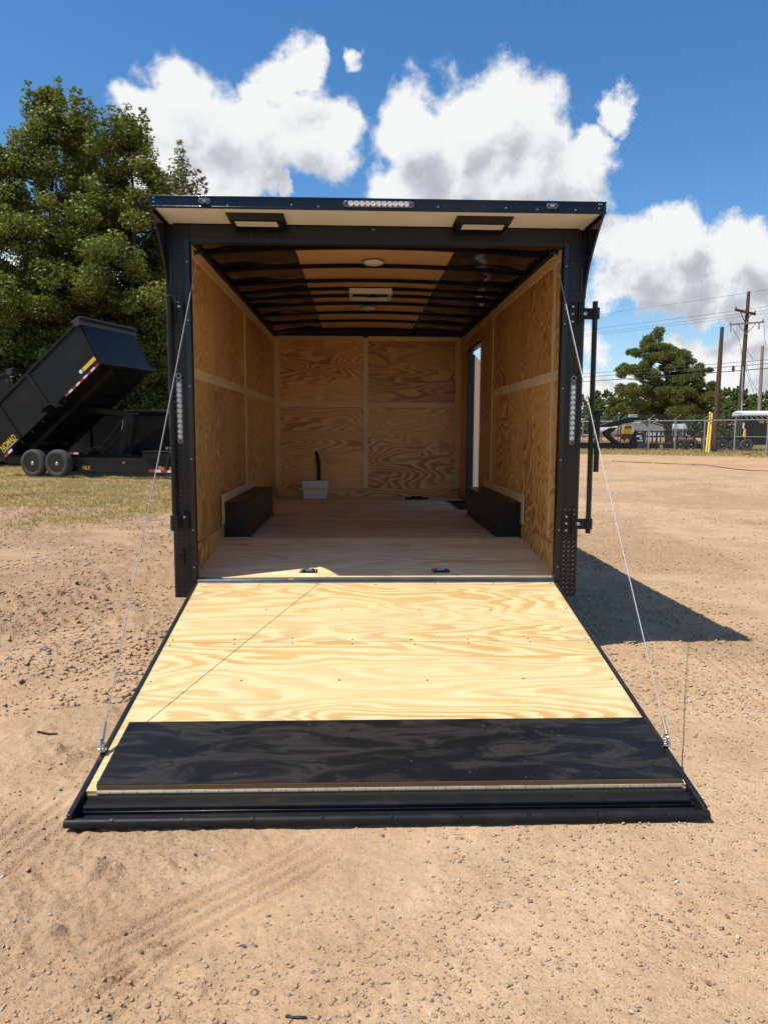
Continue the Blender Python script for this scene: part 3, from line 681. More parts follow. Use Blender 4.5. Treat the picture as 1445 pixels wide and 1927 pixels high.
# wheels under the floor, out of sight behind the posts
def wheel(parent, name, c, axis, r, w, spokes=8, hub=True):
    ax = Vector(axis).normalized(); c = Vector(c); h = w/2
    m = MB(); prof = [(r*0.62,-h*0.82),(r*0.70,-h*0.96),(r*0.84,-h),(r*0.94,-h*0.86),(r*0.985,-h*0.66),(r,-h*0.4),(r,-h*0.1),(r*0.985,-h*0.06),(r*0.985,h*0.06),(r,h*0.1),(r,h*0.4),(r*0.985,h*0.66),(r*0.94,h*0.86),(r*0.84,h),(r*0.70,h*0.96),(r*0.62,h*0.82)]
    m.lathe(prof, c, ax, 36, True); t = build(m, 'tyre', TYRE, parent)
    m = MB(); ri = r*0.615
    m.lathe([(ri, h*0.80), (ri*0.95, h*0.78), (ri*0.88, h*0.45), (ri*0.80, h*0.30), (ri*0.45, h*0.38), (ri*0.30, h*0.42), (0.002, h*0.42), (0.002, -h*0.5), (ri, -h*0.8)], c, ax, 32); rm = build(m, 'rim', RIMM, parent)
    if hub:
        m = MB(); m.lathe([(ri*0.22, h*0.42), (ri*0.22, h*0.80), (ri*0.16, h*0.88), (0.002, h*0.88)], c, ax, 16); build(m, 'hub', ZINC, parent)
        a = ax.orthogonal().normalized(); bb = ax.cross(a); m = MB()
        for k in range(spokes):
            t_ = 2*math.pi*k/spokes; p = c + (a*math.cos(t_)+bb*math.sin(t_))*ri*0.40
            m.tube([p+ax*h*0.36, p+ax*h*0.58], r*0.030, 6)
        struct(build(m, 'lug_nut', CHROME, parent), 'stuff')
        m = MB()
        for k in range(spokes):
            t_ = 2*math.pi*(k+0.5)/spokes; p = c + (a*math.cos(t_)+bb*math.sin(t_))*ri*0.66
            m.lathe([(r*0.052, h*0.33), (0.002, h*0.332)], p, ax, 10)
        struct(build(m, 'hand_hole', BLK, parent), 'stuff')
    return t
for s in (-1, 1):
    for y in (1.56, 2.40):
        e = bpy.data.objects.new('wheel', None); COL.objects.link(e); e.parent = T; OFF[e.name] = OFF[T.name]
        wheel(e, 'wheel', (s*1.12, y, 0.34), (s, 0, 0), 0.34, 0.20, hub=False)

# rear corner posts
def tread_ridges(m, x0, x1, z0, z1, yf, px=0.030, pz=0.0300):
    k = 0; z = z0
    while z < z1:
        x = x0 + (px*0.5 if k % 2 else 0.0)
        while x < x1:
            a = R(45) if k % 2 else R(-45); dx, dz = math.cos(a)*0.0115, math.sin(a)*0.0115; nx, nz = -math.sin(a)*0.0032, math.cos(a)*0.0032
            if x0+0.004 < x < x1-0.004:
                m.add([(x-dx,yf,z-dz),(x+nx,yf,z+nz),(x+dx,yf,z+dz),(x-nx,yf,z-nz),(x-dx*0.35,yf-0.0020,z-dz*0.35),(x+dx*0.35,yf-0.0020,z+dz*0.35)],
                      [(0,4,1),(4,5,1),(1,5,2),(2,5,3),(3,5,4),(3,4,0)])
            x += px
        z += pz*0.5; k += 1
def lensbar(parent, name, p0, p1, n, face=(0,-1,0), width=0.036, label=None):
    """strip light: clear oval base with a row of round lenses"""
    p0 = Vector(p0); p1 = Vector(p1); d = (p1-p0); Ln = d.length; d.normalize(); f = Vector(face); sd = d.cross(f)
    r = width/2; poly = []
    for k in range(13): t = math.pi*k/12; poly.append(p0 + d*r - d*(r*math.sin(t)) + sd*(r*math.cos(t)))
    for k in range(13): t = math.pi*k/12; poly.append(p1 - d*r + d*(r*math.sin(t)) - sd*(r*math.cos(t)))
    m = MB(); m.prism(poly, f*0.010); o = build(m, name, PLASTIC_CLEAR, parent, 0.002, label=label)
    pit = (Ln - 2*r*1.55)/n
    for k in range(n):
        c = p0 + d*(r*1.55 + pit*(k+0.5)); rr = min(r*0.92, pit*0.49)
        m = MB(); m.lathe([(rr, 0.0105), (rr*0.96, 0.014), (rr*0.7, 0.0185), (rr*0.45, 0.0165), (rr*0.3, 0.0175), (0.0005, 0.0150)], c, f, 16); build(m, 'lens', LENSM, o)
    for q in (p0 + d*r*0.85, p1 - d*r*0.85):
        m = MB(); m.lathe([(r*0.34, 0.0101), (r*0.30, 0.0125), (0.0005, 0.0125)], q, f, 10); build(m, 'screw', BLK, o)
    return o
PLASTIC_CLEAR = plain('clear_plastic_base', (0.13, 0.132, 0.14), 0.18, 0.1, 0.2, 30.0, 0.7)
posts = {}
for s in (-1, 1):
    m = MB(); xa, xb = sorted((s*A, s*1.292)); m.box(xa, xb, 0.0, 0.0595, HB, 2.672); po = build(m, 'corner_post', TREAD, T, 0.003); posts[s] = po
    m = MB(); xa, xb = sorted((s*1.1505, s*1.182)); m.box(xa, xb, -0.006, -0.0003, HF-0.005, HT+0.02); build(m, 'jamb_strip', BLK, po, 0.002)
    m = MB(); xa, xb = sorted((s*1.188, s*1.290)); tread_ridges(m, xa, xb, HB+0.01, 2.55, -0.0002); struct(build(m, 'tread_pattern', TREADR, po, 0, 20), 'stuff')
    lensbar(T, 'light_bar', (s*1.232, -0.0005, 1.345), (s*1.232, -0.0005, 1.752), 11, label='clear strip light of eleven round lenses')
    for z in (0.56, 0.80, 1.25, 1.70, 2.10, 2.45):
        m = MB(); m.lathe([(0.0055, 0.0), (0.0045, 0.004), (0.0005, 0.0045)], (s*1.166, -0.0062, z), (0,-1,0), 8); build(m, 'rivet', ZINC, po)
    # curved wing bracket under the spoiler
    prof = []
    for k in range(15):
        u = k/14.0; prof.append((-0.322*(1-u)**1.75, 2.675 - 0.42*u))
    poly = [(s*1.2835, y, z) for y, z in prof] + [(s*1.2835, 0.0-0.0005, 2.255), (s*1.2835, -0.0005, 2.6745)]
    m = MB(); m.prism(poly[:-2] + [poly[-1]], (s*0.011, 0, 0)); build(m, 'spoiler_bracket', BLK, T)
    m = MB(); m.beam((s*1.262, -0.006, 2.66), (s*1.262, -0.006, 2.30), 0.012, 0.012); build(m, 'edge_trim', BLK, po)

# header, spoiler and its lights
m = MB(); m.box(-A+0.0003, A-0.0003, 0.002, 0.058, HT, 2.6735); m.box(-A+0.0003, A-0.0003, -0.012, 0.0015, HT-0.001, HT+0.028); hd = build(m, 'header', TREAD, T, 0.002)
m = MB(); tread_ridges(m, -0.82, -0.50, HT+0.040, HT+0.085, 0.0018); tread_ridges(m, 0.50, 0.82, HT+0.040, HT+0.085, 0.0018); struct(build(m, 'tread_pattern', TREADR, hd, 0, 20), 'stuff')
for x in (-0.645, -0.03, 0.62):
    m = MB(); m.lathe([(0.006, 0.0), (0.004, 0.004), (0.0005, 0.0045)], (x, 0.0015, 2.655), (0,-1,0), 8); build(m, 'rivet', ZINC, hd)
sp = MB(); sp.box(-1.294, 1.294, -0.318, 0.03, 2.690, 2.7405); sp = build(sp, 'spoiler', BLK, T)
m = MB(); m.box(-1.2985, 1.2985, -0.3255, -0.3185, 2.674, 2.742); m.box(-1.2985, 1.2985, -0.3320, -0.3257, 2.674, 2.685); m.box(-1.2985, 1.2985, -0.3290, -0.3257, 2.731, 2.742); build(m, 'fascia', BLK, sp, 0.0025)
m = MB(); m.box(-1.268, 1.268, -0.318, -0.0015, 2.677, 2.6895); build(m, 'soffit_panel', WHITEP, sp)
for s in (-1, 1):
    m = MB(); xa, xb = sorted((s*1.2685, s*1.2832)); m.box(xa, xb, -0.318, -0.0015, 2.668, 2.6895); build(m, 'soffit_edge', BLK, sp, 0.002)
lensbar(T, 'brake_light', (-0.208, -0.326, 2.708), (0.194, -0.326, 2.708), 11, label='clear centre light of eleven round lenses')
for x in (-0.988, 0.984):
    lensbar(T, 'marker_light', (x-0.034, -0.326, 2.712), (x+0.034, -0.326, 2.712), 2, width=0.030)
    m = MB(); m.box(x-0.011, x+0.013, -0.338, -0.3262, 2.688, 2.697); build(m, 'wire_clip', BLK, sp)
me_s = MB(); me_s.lathe([(0.006, 0.0), (0.0045, 0.004), (0.0005, 0.0045)], (0,0,0), (0,-1,0), 8); me_s = me_s.mesh('screw'); me_s.materials.append(CHROME)
for (x, z) in ((-1.272,2.728),(-1.272,2.706),(1.255,2.728),(1.268,2.728),(1.255,2.706),(-0.86,2.692),(-0.50,2.70),(-0.35,2.692),(0.33,2.70),(0.72,2.70),(0.90,2.694),(1.12,2.694)):
    link_mesh('screw', me_s, sp, (x, -0.3258, z))
for xc in (-0.722, 0.618):
    m = MB(); w0, w1 = 0.168, 0.15; z0, z1 = 2.6765, 2.640; ya, yb = -0.245, -0.030
    top = [(xc-w0,ya,z0),(xc+w0,ya,z0),(xc+w0,yb,z0),(xc-w0,yb,z0)]; bot = [(xc-w1,ya+0.02,z1),(xc+w1,ya+0.02,z1),(xc+w1,yb-0.02,z1),(xc-w1,yb-0.02,z1)]
    inn = [(xc-0.125,ya+0.05,z1),(xc+0.125,ya+0.05,z1),(xc+0.125,yb-0.05,z1),(xc-0.125,yb-0.05,z1)]; rec = [(p[0],p[1],z1+0.012) for p in inn]
    f = []
    for k in range(4): k2 = (k+1)%4; f += [(k,k2,4+k2,4+k),(4+k,4+k2,8+k2,8+k),(8+k,8+k2,12+k2,12+k)]
    m.add(top+bot+inn+rec, f+[(0,1,2,3)]); fl = build(m, 'flood_light', BLK2, T)
    m = MB(); m.box(xc-0.124, xc+0.124, ya+0.051, yb-0.051, z1+0.002, z1+0.010); build(m, 'lens', PLASTIC, fl)
    m = MB()
    for k in range(26): x = xc-0.135+k*0.0108; m.box(x-0.0025, x+0.0025, yb-0.022, yb+0.012, z1-0.010, z1+0.006)
    struct(build(m, 'cooling_fin', BLK2, fl), 'stuff')

# lock bars: stowed on the left post, swung out on the right post
def bracket(parent, x, z, s):
    m = MB(); m.box(x-0.032, x+0.020, -0.010, -0.0005, z-0.066, z+0.066); m.box(x+0.0205, x+0.032, -0.030, -0.0005, z-0.062, z+0.062); o = build(m, 'bracket', BLK2, parent, 0.002)
    for dz in (-0.045, 0.0, 0.045):
        m = MB(); m.lathe([(0.0085, 0.010), (0.0075, 0.0155), (0.0005, 0.0175)], (x-0.012, 0, z+dz), (0,-1,0), 10); build(m, 'bolt', ZINC, o)
    return o
po = posts[1]
for z in (2.160, 0.842):
    bk = bracket(T, 1.225, z, 1)
    m = MB(); m.box(1.2575, 1.335, -0.032, -0.020, z-0.034, z+0.034); ar = build(m, 'hinge_arm', BLK2, bk, 0.002)
    m = MB(); m.lathe([(0.013, 0.032), (0.011, 0.038), (0.0005, 0.040)], (1.285, 0, z), (0,-1,0), 12); build(m, 'bolt', ZINC, bk)
    m = MB(); m.box(1.3355, 1.372, -0.046, -0.006, z-0.034, z+0.036); build(m, 'clamp', BLK2, bk, 0.002)
m = MB(); m.tube([(1.348, -0.026, 2.235), (1.351, -0.026, 0.782)], 0.0165, 16); lb = build(m, 'lock_bar', BLK2, T, label='round lock bar standing off the right post')
m = MB(); m.box(1.372, 1.405, -0.030, -0.020, 1.175, 1.56); m.tube([(1.35, -0.026, 1.55), (1.40, -0.025, 1.55)], 0.012, 8); build(m, 'handle', BLK2, lb, 0.002)
po = posts[-1]
m = MB(); m.tube([(-1.272, -0.034, 2.225), (-1.272, -0.034, 0.80)], 0.0165, 16); lb = build(m, 'lock_bar', BLK2, T, label='round lock bar stowed along the left post')
m = MB(); m.box(-1.293, -1.268, -0.020, -0.003, 2.245, 2.13); build(m, 'end_plate', BLK2, lb, 0.002)
m = MB(); m.box(-1.296, -1.250, -0.056, -0.050, 0.80, 0.90); build(m, 'end_plate', BLK2, lb, 0.002)
for (z0, z1) in ((2.085, 2.21), (0.805, 0.915)):
    m = MB(); m.box(-1.243, -1.19, -0.016, -0.0005, z0, z1); k = build(m, 'keeper', BLK2, T, 0.006)
    m = MB(); m.tube([(-1.238, -0.020, z0+0.01), (-1.238, -0.036, z1-0.02), (-1.215, -0.042, z1+0.004), (-1.196, -0.036, z1-0.02), (-1.194, -0.020, z0+0.01)], 0.006, 8); build(m, 'loop', BLK2, k)
    m = MB(); m.lathe([(0.009, 0.0165), (0.008, 0.024), (0.0005, 0.026)], (-1.217, 0, z1-0.03), (0,-1,0), 10); build(m, 'bolt', ZINC, k)
m = MB(); m.box(-1.255, -1.223, -0.022, -0.0005, 0.585, 0.655); m.tube([(-1.252, -0.024, 0.64), (-1.252, -0.03, 0.665), (-1.239, -0.032, 0.675), (-1.226, -0.03, 0.665), (-1.226, -0.024, 0.64)], 0.005, 8); build(m, 'door_hook', BLK2, T, 0.006)
for s, z in ((-1, 1.752), (1, 1.752)):
    m = MB(); m.tube([(s*1.232+0.014*math.cos(a), -0.012, z+0.012+0.014*math.sin(a)) for a in np.linspace(0, 2*math.pi, 13)], 0.003, 6, False); build(m, 'wire_loop', ZINC, posts[s])
m = MB(); pts = [on_y(px, py, -0.02) for px, py in ((321,779),(321,800),(326,822),(325,845),(318,862),(315,885))]; m.tube(pts, 0.0095, 8); ho = build(m, 'drain_hose', RUBBER, T)
m = MB(); p = Vector(pts[0]); m.tube([p, p+Vector((0.004,-0.01,0.02))], 0.008, 8); build(m, 'brass_tip', ZINC, ho)

# open side door, folded forward along the outside, and its dark jamb
m = MB(); m.box(B_-0.004, OUT+0.004, 4.262, 4.3035, 0.43, 2.392); m.box(B_-0.004, OUT+0.004, 3.3565, 4.2615, 2.372, 2.4035); m.box(B_+0.02, OUT+0.004, 3.3565, 3.372, 0.43, 2.3715); build(m, 'door_jamb', BLK2, T, 0.002)
al = R(14.2); hx, hy = OUT+0.034, 4.335; ux, uy = math.sin(al), math.cos(al); nx, ny = -math.cos(al), math.sin(al)
def dq(a, n): return (hx+ux*a+nx*n, hy+uy*a+ny*n)
def dslab(a0, a1, n0, n1, z0, z1):
    m = MB(); q = [dq(a0,n0), dq(a1,n0), dq(a1,n1), dq(a0,n1)]; m.prism([(x,y,z0) for x,y in q], (0,0,z1-z0)); return m
dr = build(dslab(0, 0.90, 0.003, 0.035, 0.46, 2.35), 'side_door', BLK, T)
build(dslab(0.004, 0.862, 0.0, 0.0028, 0.48, 2.33), 'door_liner', DOORW, dr)
build(dslab(0.864, 0.90, -0.002, 0.0028, 0.465, 2.345), 'edge_strip', ZINC, dr)
build(dslab(0.865, 0.915, -0.03, -0.0022, 1.30, 1.42), 'latch', BLK2, dr)
build(dslab(0.55, 0.60, -0.004, -0.0003, 2.10, 2.30), 'label_plate', PLASTIC, dr)
for k in range(6):
    a = 0.07+k*0.15; q = dq(a, -0.0003); m = MB(); m.lathe([(0.008, 0.0), (0.0005, 0.003)], (q[0], q[1], 0.51), (-nx, -ny, 0), 8); build(m, 'screw', BLK2, dr)

# ------------------------------------------------------------------ the ramp
U0 = Vector((0, -0.024, HF-0.012)); UE = Vector((0, -2.122, 0.066)); UD = (UE-U0).normalized(); UN = Vector((0, -UD.z, UD.y)); UN = UN if UN.z > 0 else -UN
def rp(x, u, h): p = U0 + UD*u + UN*h; return Vector((x, p.y, p.z))
def rbox(m, x0, x1, u0, u1, h0, h1):
    v = [rp(x,u,h) for h in (h0,h1) for (x,u) in ((x0,u0),(x1,u0),(x1,u1),(x0,u1))]
    return m.add(v, [(3,2,1,0),(4,5,6,7),(0,1,5,4),(1,2,6,5),(2,3,7,6),(3,0,4,7)])
RW = 1.140
m = MB(); rbox(m, -RW, RW, 0.0, 2.033, -0.045, -0.0205)
ra = build(m, 'ramp', BLK2, T, label='lowered rear ramp door faced with bright plywood')
for (u0, u1) in ((0.008, 0.8275), (0.8300, 2.034)):
    m = MB(); rbox(m, -RW+0.003, RW-0.003, u0, u1, -0.020, 0.0); build(m, 'plywood_panel', PLY_RAMP, ra)
for s in (-1, 1):
    m = MB(); xa, xb = sorted((s*(RW+0.0005), s*(RW+0.0205))); rbox(m, xa, xb, 0.02, 2.17, -0.055, 0.004); build(m, 'side_frame', FRAMEBLK, ra, 0.003)
me_r = MB(); me_r.lathe([(0.0050, 0.0), (0.0044, 0.0012), (0.0005, 0.0013)], (0,0,0), tuple(UN), 8); me_r = me_r.mesh('ramp_screw'); me_r.materials.append(BLK2)
for (u, n, d) in ((0.035, 7, 0), (0.42, 6, 0.2), (0.80, 8, 0.0), (0.852, 8, 0.05), (1.24, 6, 0.1), (1.98, 2, 0.0)):
    for k in range(n):
        x = -RW+0.03 + (2*RW-0.06)*(k/(n-1)); x += random.uniform(-0.02, 0.02) if 0 < k < n-1 else 0
        link_mesh('screw', me_r, ra, rp(x, u+random.uniform(-0.012, 0.012), 0.0003))
# hinged black flap folded back over the end of the ramp
m = MB(); rbox(m, -1.098, 1.122, 1.612, 2.030, 0.0215, 0.0245); fl = build(m, 'flap', FLAPM, ra, 0, label='black stained flap board folded back on the ramp end')
PLYEDGE, t_, b_ = base_mat('ply_edge'); tc_ = t_.node('ShaderNodeTexCoord'); w_ = t_.node('ShaderNodeTexWave', i_Vector=tc_.outputs['Object'], i_Scale=55.0, i_Distortion=2.0); w_.bands_direction = 'Z'
t_.l.new(t_.mix(w_.outputs['Fac'], (0.36, 0.22, 0.10), (0.16, 0.10, 0.055)), b_.inputs['Base Color']); b_.inputs['Roughness'].default_value = 0.8
m = MB(); rbox(m, -1.098, 1.122, 1.612, 2.0315, 0.0012, 0.0212); build(m, 'flap_core', PLYEDGE, ra)
m = MB(); rbox(m, -1.13, 1.135, 2.0345, 2.046, -0.042, -0.011); build(m, 'end_board', PLYEDGE, ra)
kn = MB(); kn.tube([(0,0,0), (0.0485,0,0)], 0.0062, 8); kn = kn.mesh('hinge_knuckle'); kn.materials.append(DULLZ)
for k in range(44): link_mesh('hinge_knuckle', kn, ra, rp(-1.095+k*0.0503, 2.0405, -0.0035))
# steel end: ledge, trough and round nose
m = MB(); rbox(m, -RW, RW, 2.0470, 2.085, -0.055, -0.026); rbox(m, -RW, RW, 2.0855, 2.108, -0.055, -0.034); rbox(m, -RW, RW, 2.1085, 2.150, -0.058, -0.046); build(m, 'end_channel', FRAMEBLK, ra, 0.002)
m = MB(); m.tube([rp(-1.125, 2.098, -0.022), rp(1.125, 2.098, -0.022)], 0.0085, 10); build(m, 'seal_strip', RUBBER, ra)
m = MB(); m.tube([rp(-RW-0.030, 2.166, -0.034), rp(RW+0.030, 2.166, -0.034)], 0.0175, 14); no = build(m, 'nose_rail', RUBBER, ra)
for k in range(9):
    m = MB(); m.lathe([(0.007, 0.0165), (0.006, 0.020), (0.0005, 0.0205)], rp(-1.0+k*0.25, 2.166, -0.034), (0, -0.5, 0.85), 8); build(m, 'bolt', BLK2, ra)
# spring cables and their end fittings
for s in (-1, 1):
    topx = on_y(373, 478, 0.03) if s < 0 else on_y(1043, 478, 0.03)
    p0 = Vector(topx); p1 = rp(s*(RW+0.012), 1.80, 0.050)
    pts = [p0.lerp(p1, k/24) + Vector((0, 0, -0.018*math.sin(math.pi*k/24))) for k in range(25)]
    m = MB(); m.tube(pts, 0.0024, 6); ca = build(m, 'ramp_cable', CABLEM, T)
    m = MB(); d = (p0-p1).normalized(); m.tube([p1+d*0.085, p1+d*0.03, p1+d*0.012], [0.0065, 0.0075, 0.010], 8); build(m, 'crimp_sleeve', DULLZ, ca)
    m = MB(); q = rp(s*(RW+0.0115), 1.80, 0.020); m.tube([q + Vector((0, 0.016*math.cos(a), 0.016+0.018*math.sin(a))) for a in np.linspace(0, 2*math.pi, 15)], 0.0055, 8, False); m.lathe([(0.012, -0.014), (0.012, 0.014)], q+Vector((0,0,-0.004)), (1,0,0), 12); build(m, 'eye_bolt', CHROME, ca)
    m = MB(); m.tube([p0+Vector((-0.02,0.02,0.012)), p0+Vector((0.02,0.02,0.012))], 0.011, 12); m.tube([p0+Vector((-0.026,0.02,0.012)), p0+Vector((-0.0205,0.02,0.012))], 0.017, 12); m.tube([p0+Vector((0.0205,0.02,0.012)), p0+Vector((0.026,0.02,0.012))], 0.017, 12); build(m, 'pulley', BLK2, ca)

# ------------------------------------------------------------------ loose things inside the trailer
# --
bb = thing('battery_box', 'white plastic battery box with a strap beside the front wall', 'battery box', (-0.665, 4.62, HM), world_coords=True)
x0, x1, y0, y1 = -0.815, -0.505, 4.52, 4.74
m = MB(); z0, z1, z2 = HM+0.001, HM+0.125, HM+0.225
m.add([(x0+0.012,y0+0.008,z0),(x1-0.012,y0+0.008,z0),(x1-0.012,y1,z0),(x0+0.012,y1,z0),(x0,y0,z1),(x1,y0,z1),(x1,y1,z1),(x0,y1,z1)], [(3,2,1,0),(4,5,6,7),(0,1,5,4),(1,2,6,5),(2,3,7,6),(3,0,4,7)]); build(m, 'body', PLASTIC, bb, 0.006)
m = MB(); m.box(x0-0.006, x1+0.006, y0-0.008, y1+0.004, z1+0.0005, z2); m.box(x0+0.03, x1-0.03, y0-0.014, y0-0.0082, z1+0.02, z2-0.025); build(m, 'lid', PLASTIC, bb, 0.008)
m = MB(); m.box(x0-0.045, x1+0.04, y0-0.018, y0-0.0142, z1-0.004, z1+0.012); m.box(x0-0.06, x0-0.0075, y0-0.016, y0+0.004, z1-0.012, z1+0.004); m.box(x1+0.0075, x1+0.055, y0-0.016, y0+0.004, z1+0.002, z1+0.018); build(m, 'strap', TRIMW, bb)
m = MB(); m.tube([(-0.662, L_-0.01, 1.14), (-0.655, L_-0.08, 1.15), (-0.640, L_-0.13, 1.11), (-0.628, L_-0.15, 1.02), (-0.622, L_-0.16, 0.92), (-0.620, L_-0.165, z2-0.01)], 0.024, 12); build(m, 'hose', RUBBER, bb)
fb = thing('floor_bracket', 'flat black rubber bracket lying on the floor by the front wall', 'bracket', (0.6, 4.5, HM), world_coords=True)
m = MB(); m.box(0.462, 0.748, 4.44, 4.56, HM+0.001, HM+0.022); m.box(0.53, 0.66, 4.46, 4.54, HM+0.0222, HM+0.036); build(m, 'plate', RUBBER, fb, 0.004)
m = MB(); m.tube([(0.36, 4.52, HM+0.007), (0.461, 4.52, HM+0.010)], 0.006, 6); m.tube([(0.749, 4.52, HM+0.010), (0.93, 4.53, HM+0.007)], 0.006, 6); build(m, 'rod', ZINC, fb)

# ------------------------------------------------------------------ trees
def np_mesh(name, co, tris=None, quads=None, mat=None, smooth=False):
    me = bpy.data.meshes.new(name)
    me.vertices.add(len(co)); me.vertices.foreach_set('co', np.asarray(co, np.float32).ravel())
    lp = []; st = []; n0 = 0
    if tris is not None and len(tris): lp.append(np.asarray(tris).ravel()); st.append(n0+np.arange(len(tris))*3); n0 += len(tris)*3
    if quads is not None and len(quads): lp.append(np.asarray(quads).ravel()); st.append(n0+np.arange(len(quads))*4)
    lp = np.concatenate(lp).astype(np.int32); st = np.concatenate(st).astype(np.int32)
    me.loops.add(len(lp)); me.loops.foreach_set('vertex_index', lp)
    me.polygons.add(len(st)); me.polygons.foreach_set('loop_start', st)
    if smooth: me.polygons.foreach_set('use_smooth', np.ones(len(st), bool))
    me.update(calc_edges=True)
    if mat is not None: me.materials.append(mat)
    return me
def unit(v): return v/np.maximum(1e-9, np.linalg.norm(v, axis=-1, keepdims=True))
def leaf_cloud(rng, centres, radii, counts, size, flat=0.75):
    """leaf-sized folded quads gathered in clumps"""
    C = np.repeat(centres, counts, 0); Rd = np.repeat(radii, counts)[:, None]; n = len(C)
    d = unit(rng.normal(size=(n, 3))); rad = rng.uniform(0.15, 1.0, (n, 1))**0.55
    P = C + d*rad*Rd*np.array([1, 1, flat])
    nrm = unit(d*0.8 + rng.normal(size=(n, 3))*0.75 + np.array([0, 0, 0.35]))
    a = unit(np.cross(nrm, rng.normal(size=(n, 3)))); b = np.cross(nrm, a)
    s = (size*rng.uniform(0.65, 1.3, (n, 1)))
    v = np.stack([P - a*s*0.55, P + b*s*0.42 + nrm*s*0.10, P + a*s*0.60 - nrm*s*0.08, P - b*s*0.42 + nrm*s*0.10], 1).reshape(-1, 3)
    return v, np.arange(n*4).reshape(-1, 4)
def limb_tree(m, rng, h, r0, tips, lean=(0, 0)):
    """tapered trunk with limbs bending out to the given clump centres"""
    top = Vector((lean[0], lean[1], h)); k = 9
    tr = [Vector((lean[0]*(i/k)**1.5 + 0.08*math.sin(i*1.7), lean[1]*(i/k)**1.5 + 0.08*math.cos(i*1.3), h*i/k)) for i in range(k+1)]
    m.tube(tr, [r0*(1.25 if i == 0 else 1.0)*(1-0.88*i/k) for i in range(k+1)], 9)
    for tip in tips:
        tip = Vector(tip); zt = max(h*0.08, min(h*0.95, tip.z - 0.55*math.hypot(tip.x, tip.y))); i = min(k-1, int(zt/h*k)); f = zt/h*k - i
        s = tr[i].lerp(tr[i+1], f); r = max(0.012, r0*(1-0.88*zt/h)*0.42)
        mid = s.lerp(tip, 0.5) + Vector((0, 0, -0.10*(tip-s).length))
        m.tube([s, s.lerp(mid, 0.6), mid, tip], [r, r*0.75, r*0.55, r*0.15], 5, False)
def crown_points(rng, h, rmax, z0, n, shape=1.0, dense=0.35):
    pts = []; rad = []
    while len(pts) < n:
        z = rng.uniform(z0, h); u = (z-z0)/(h-z0)
        env = rmax*(math.sin(math.pi*min(1, (u*0.86+0.14))**0.75))**0.75*(1.0 - 0.35*u*shape)
        if u > 0.93: env *= 0.6
        t = rng.uniform(0, 2*math.pi); q = math.sqrt(rng.uniform(dense, 1.0))
        lob = 1.0 + 0.28*math.sin(3*t+z*0.9) + 0.18*math.sin(5*t-z*1.7)
        pts.append((env*q*lob*math.cos(t), env*q*lob*math.sin(t), z)); rad.append(rng.uniform(0.34, 0.72)*(1.15-0.45*u))
    return np.array(pts), np.array(rad)
def make_broadleaf(seed, h, rmax, z0, nclump, nleaf, size, mat, shape=1.0):
    rng = np.random.default_rng(seed)
    C, Rd = crown_points(rng, h, rmax, z0, nclump, shape)
    # spires that break the outline at the top
    ex = []; er = []
    for k in range(9):
        t = rng.uniform(0, 6.28); q = rng.uniform(0.1, 0.75)*rmax; zt = h*(0.86 + 0.14*(1-q/rmax))
        for j in range(4): ex.append((q*math.cos(t), q*math.sin(t), zt+0.32*j-0.3)); er.append(0.34-0.06*j)
    C = np.vstack([C, ex]); Rd = np.concatenate([Rd, er])
    w = Rd**2; cnt = np.maximum(6, (nleaf*w/w.sum())).astype(int)
    v, q = leaf_cloud(rng, C, Rd, cnt, size)
    crown = np_mesh('crown', v, quads=q, mat=mat)
    m = MB(); idx = rng.permutation(len(C))[:60]; limb_tree(m, rng, h*0.93, 0.022*h*0.75, [tuple(C[i]) for i in idx])
    trunk = m.mesh('trunk', smooth=60); trunk.materials.append(BARK)
    return crown, trunk
BROAD = [make_broadleaf(11, 13.0, 2.75, 0.9, 360, 105000, 0.092, LEAF, 0.1), make_broadleaf(23, 12.0, 2.3, 0.7, 300, 84000, 0.090, LEAF, 0.25), make_broadleaf(37, 6.0, 2.4, 0.15, 200, 40000, 0.10, LEAF, 0.3)]
SPARSE = make_broadleaf(51, 10.0, 1.7, 4.0, 75, 3400, 0.12, LEAFDRY)
HMAX = {}
def place_tree(name, var, label, px, depth, top_px, base_h, width=1.0, rz=0.0, group=None, cat='tree'):
    crown, trunk = var
    P = atd(px, 809, depth); z = ground_z(P[0], P[1]); top = atd(px, top_px, depth)[2]
    base_h = HMAX.setdefault(crown.name, float(np.max(np.array([v.co.z for v in crown.vertices])))) 
    s = (top - z)/base_h
    t = thing(name, label, cat, (P[0], P[1], z), rz, group); t.scale = (s*width, s*width, s)
    link_mesh('trunk', trunk, t); link_mesh('crown', crown, t); return t
G_ = 'tall leafy trees behind the dump trailers'
place_tree('leafy_tree', BROAD[0], 'tallest leafy green tree, its top against blue sky at the upper left', 118, 30.0, 184, 13.2, 1.10, 0.4, G_)
place_tree('leafy_tree', BROAD[1], 'leafy green tree whose top shows just left of the trailer roof', 262, 30.0, 226, 12.2, 1.08, 1.9, G_)
place_tree('leafy_tree', BROAD[1], 'leafy green tree at the left edge of the picture behind the raised bed', 5, 28.6, 262, 12.2, 1.25, 4.1, G_)
place_tree('leafy_tree', BROAD[0], 'shaded leafy tree filling the gap between the two tallest ones', 188, 33.0, 272, 13.2, 0.95, 3.0, G_)
place_tree('leafy_tree', BROAD[1], 'leafy tree standing half behind the left trailer post', 335, 31.5, 372, 12.2, 1.05, 5.2, G_)
place_tree('leafy_tree', BROAD[0], 'leafy tree beyond the left edge, only its side branches in view', -120, 31.0, 250, 13.2, 1.1, 2.2, G_)
place_tree('thinning_tree', SPARSE, 'thin half bare tree with brown leaves behind the trailer roof corner', 352, 33.0, 318, 10.2, 1.05, 0.7)
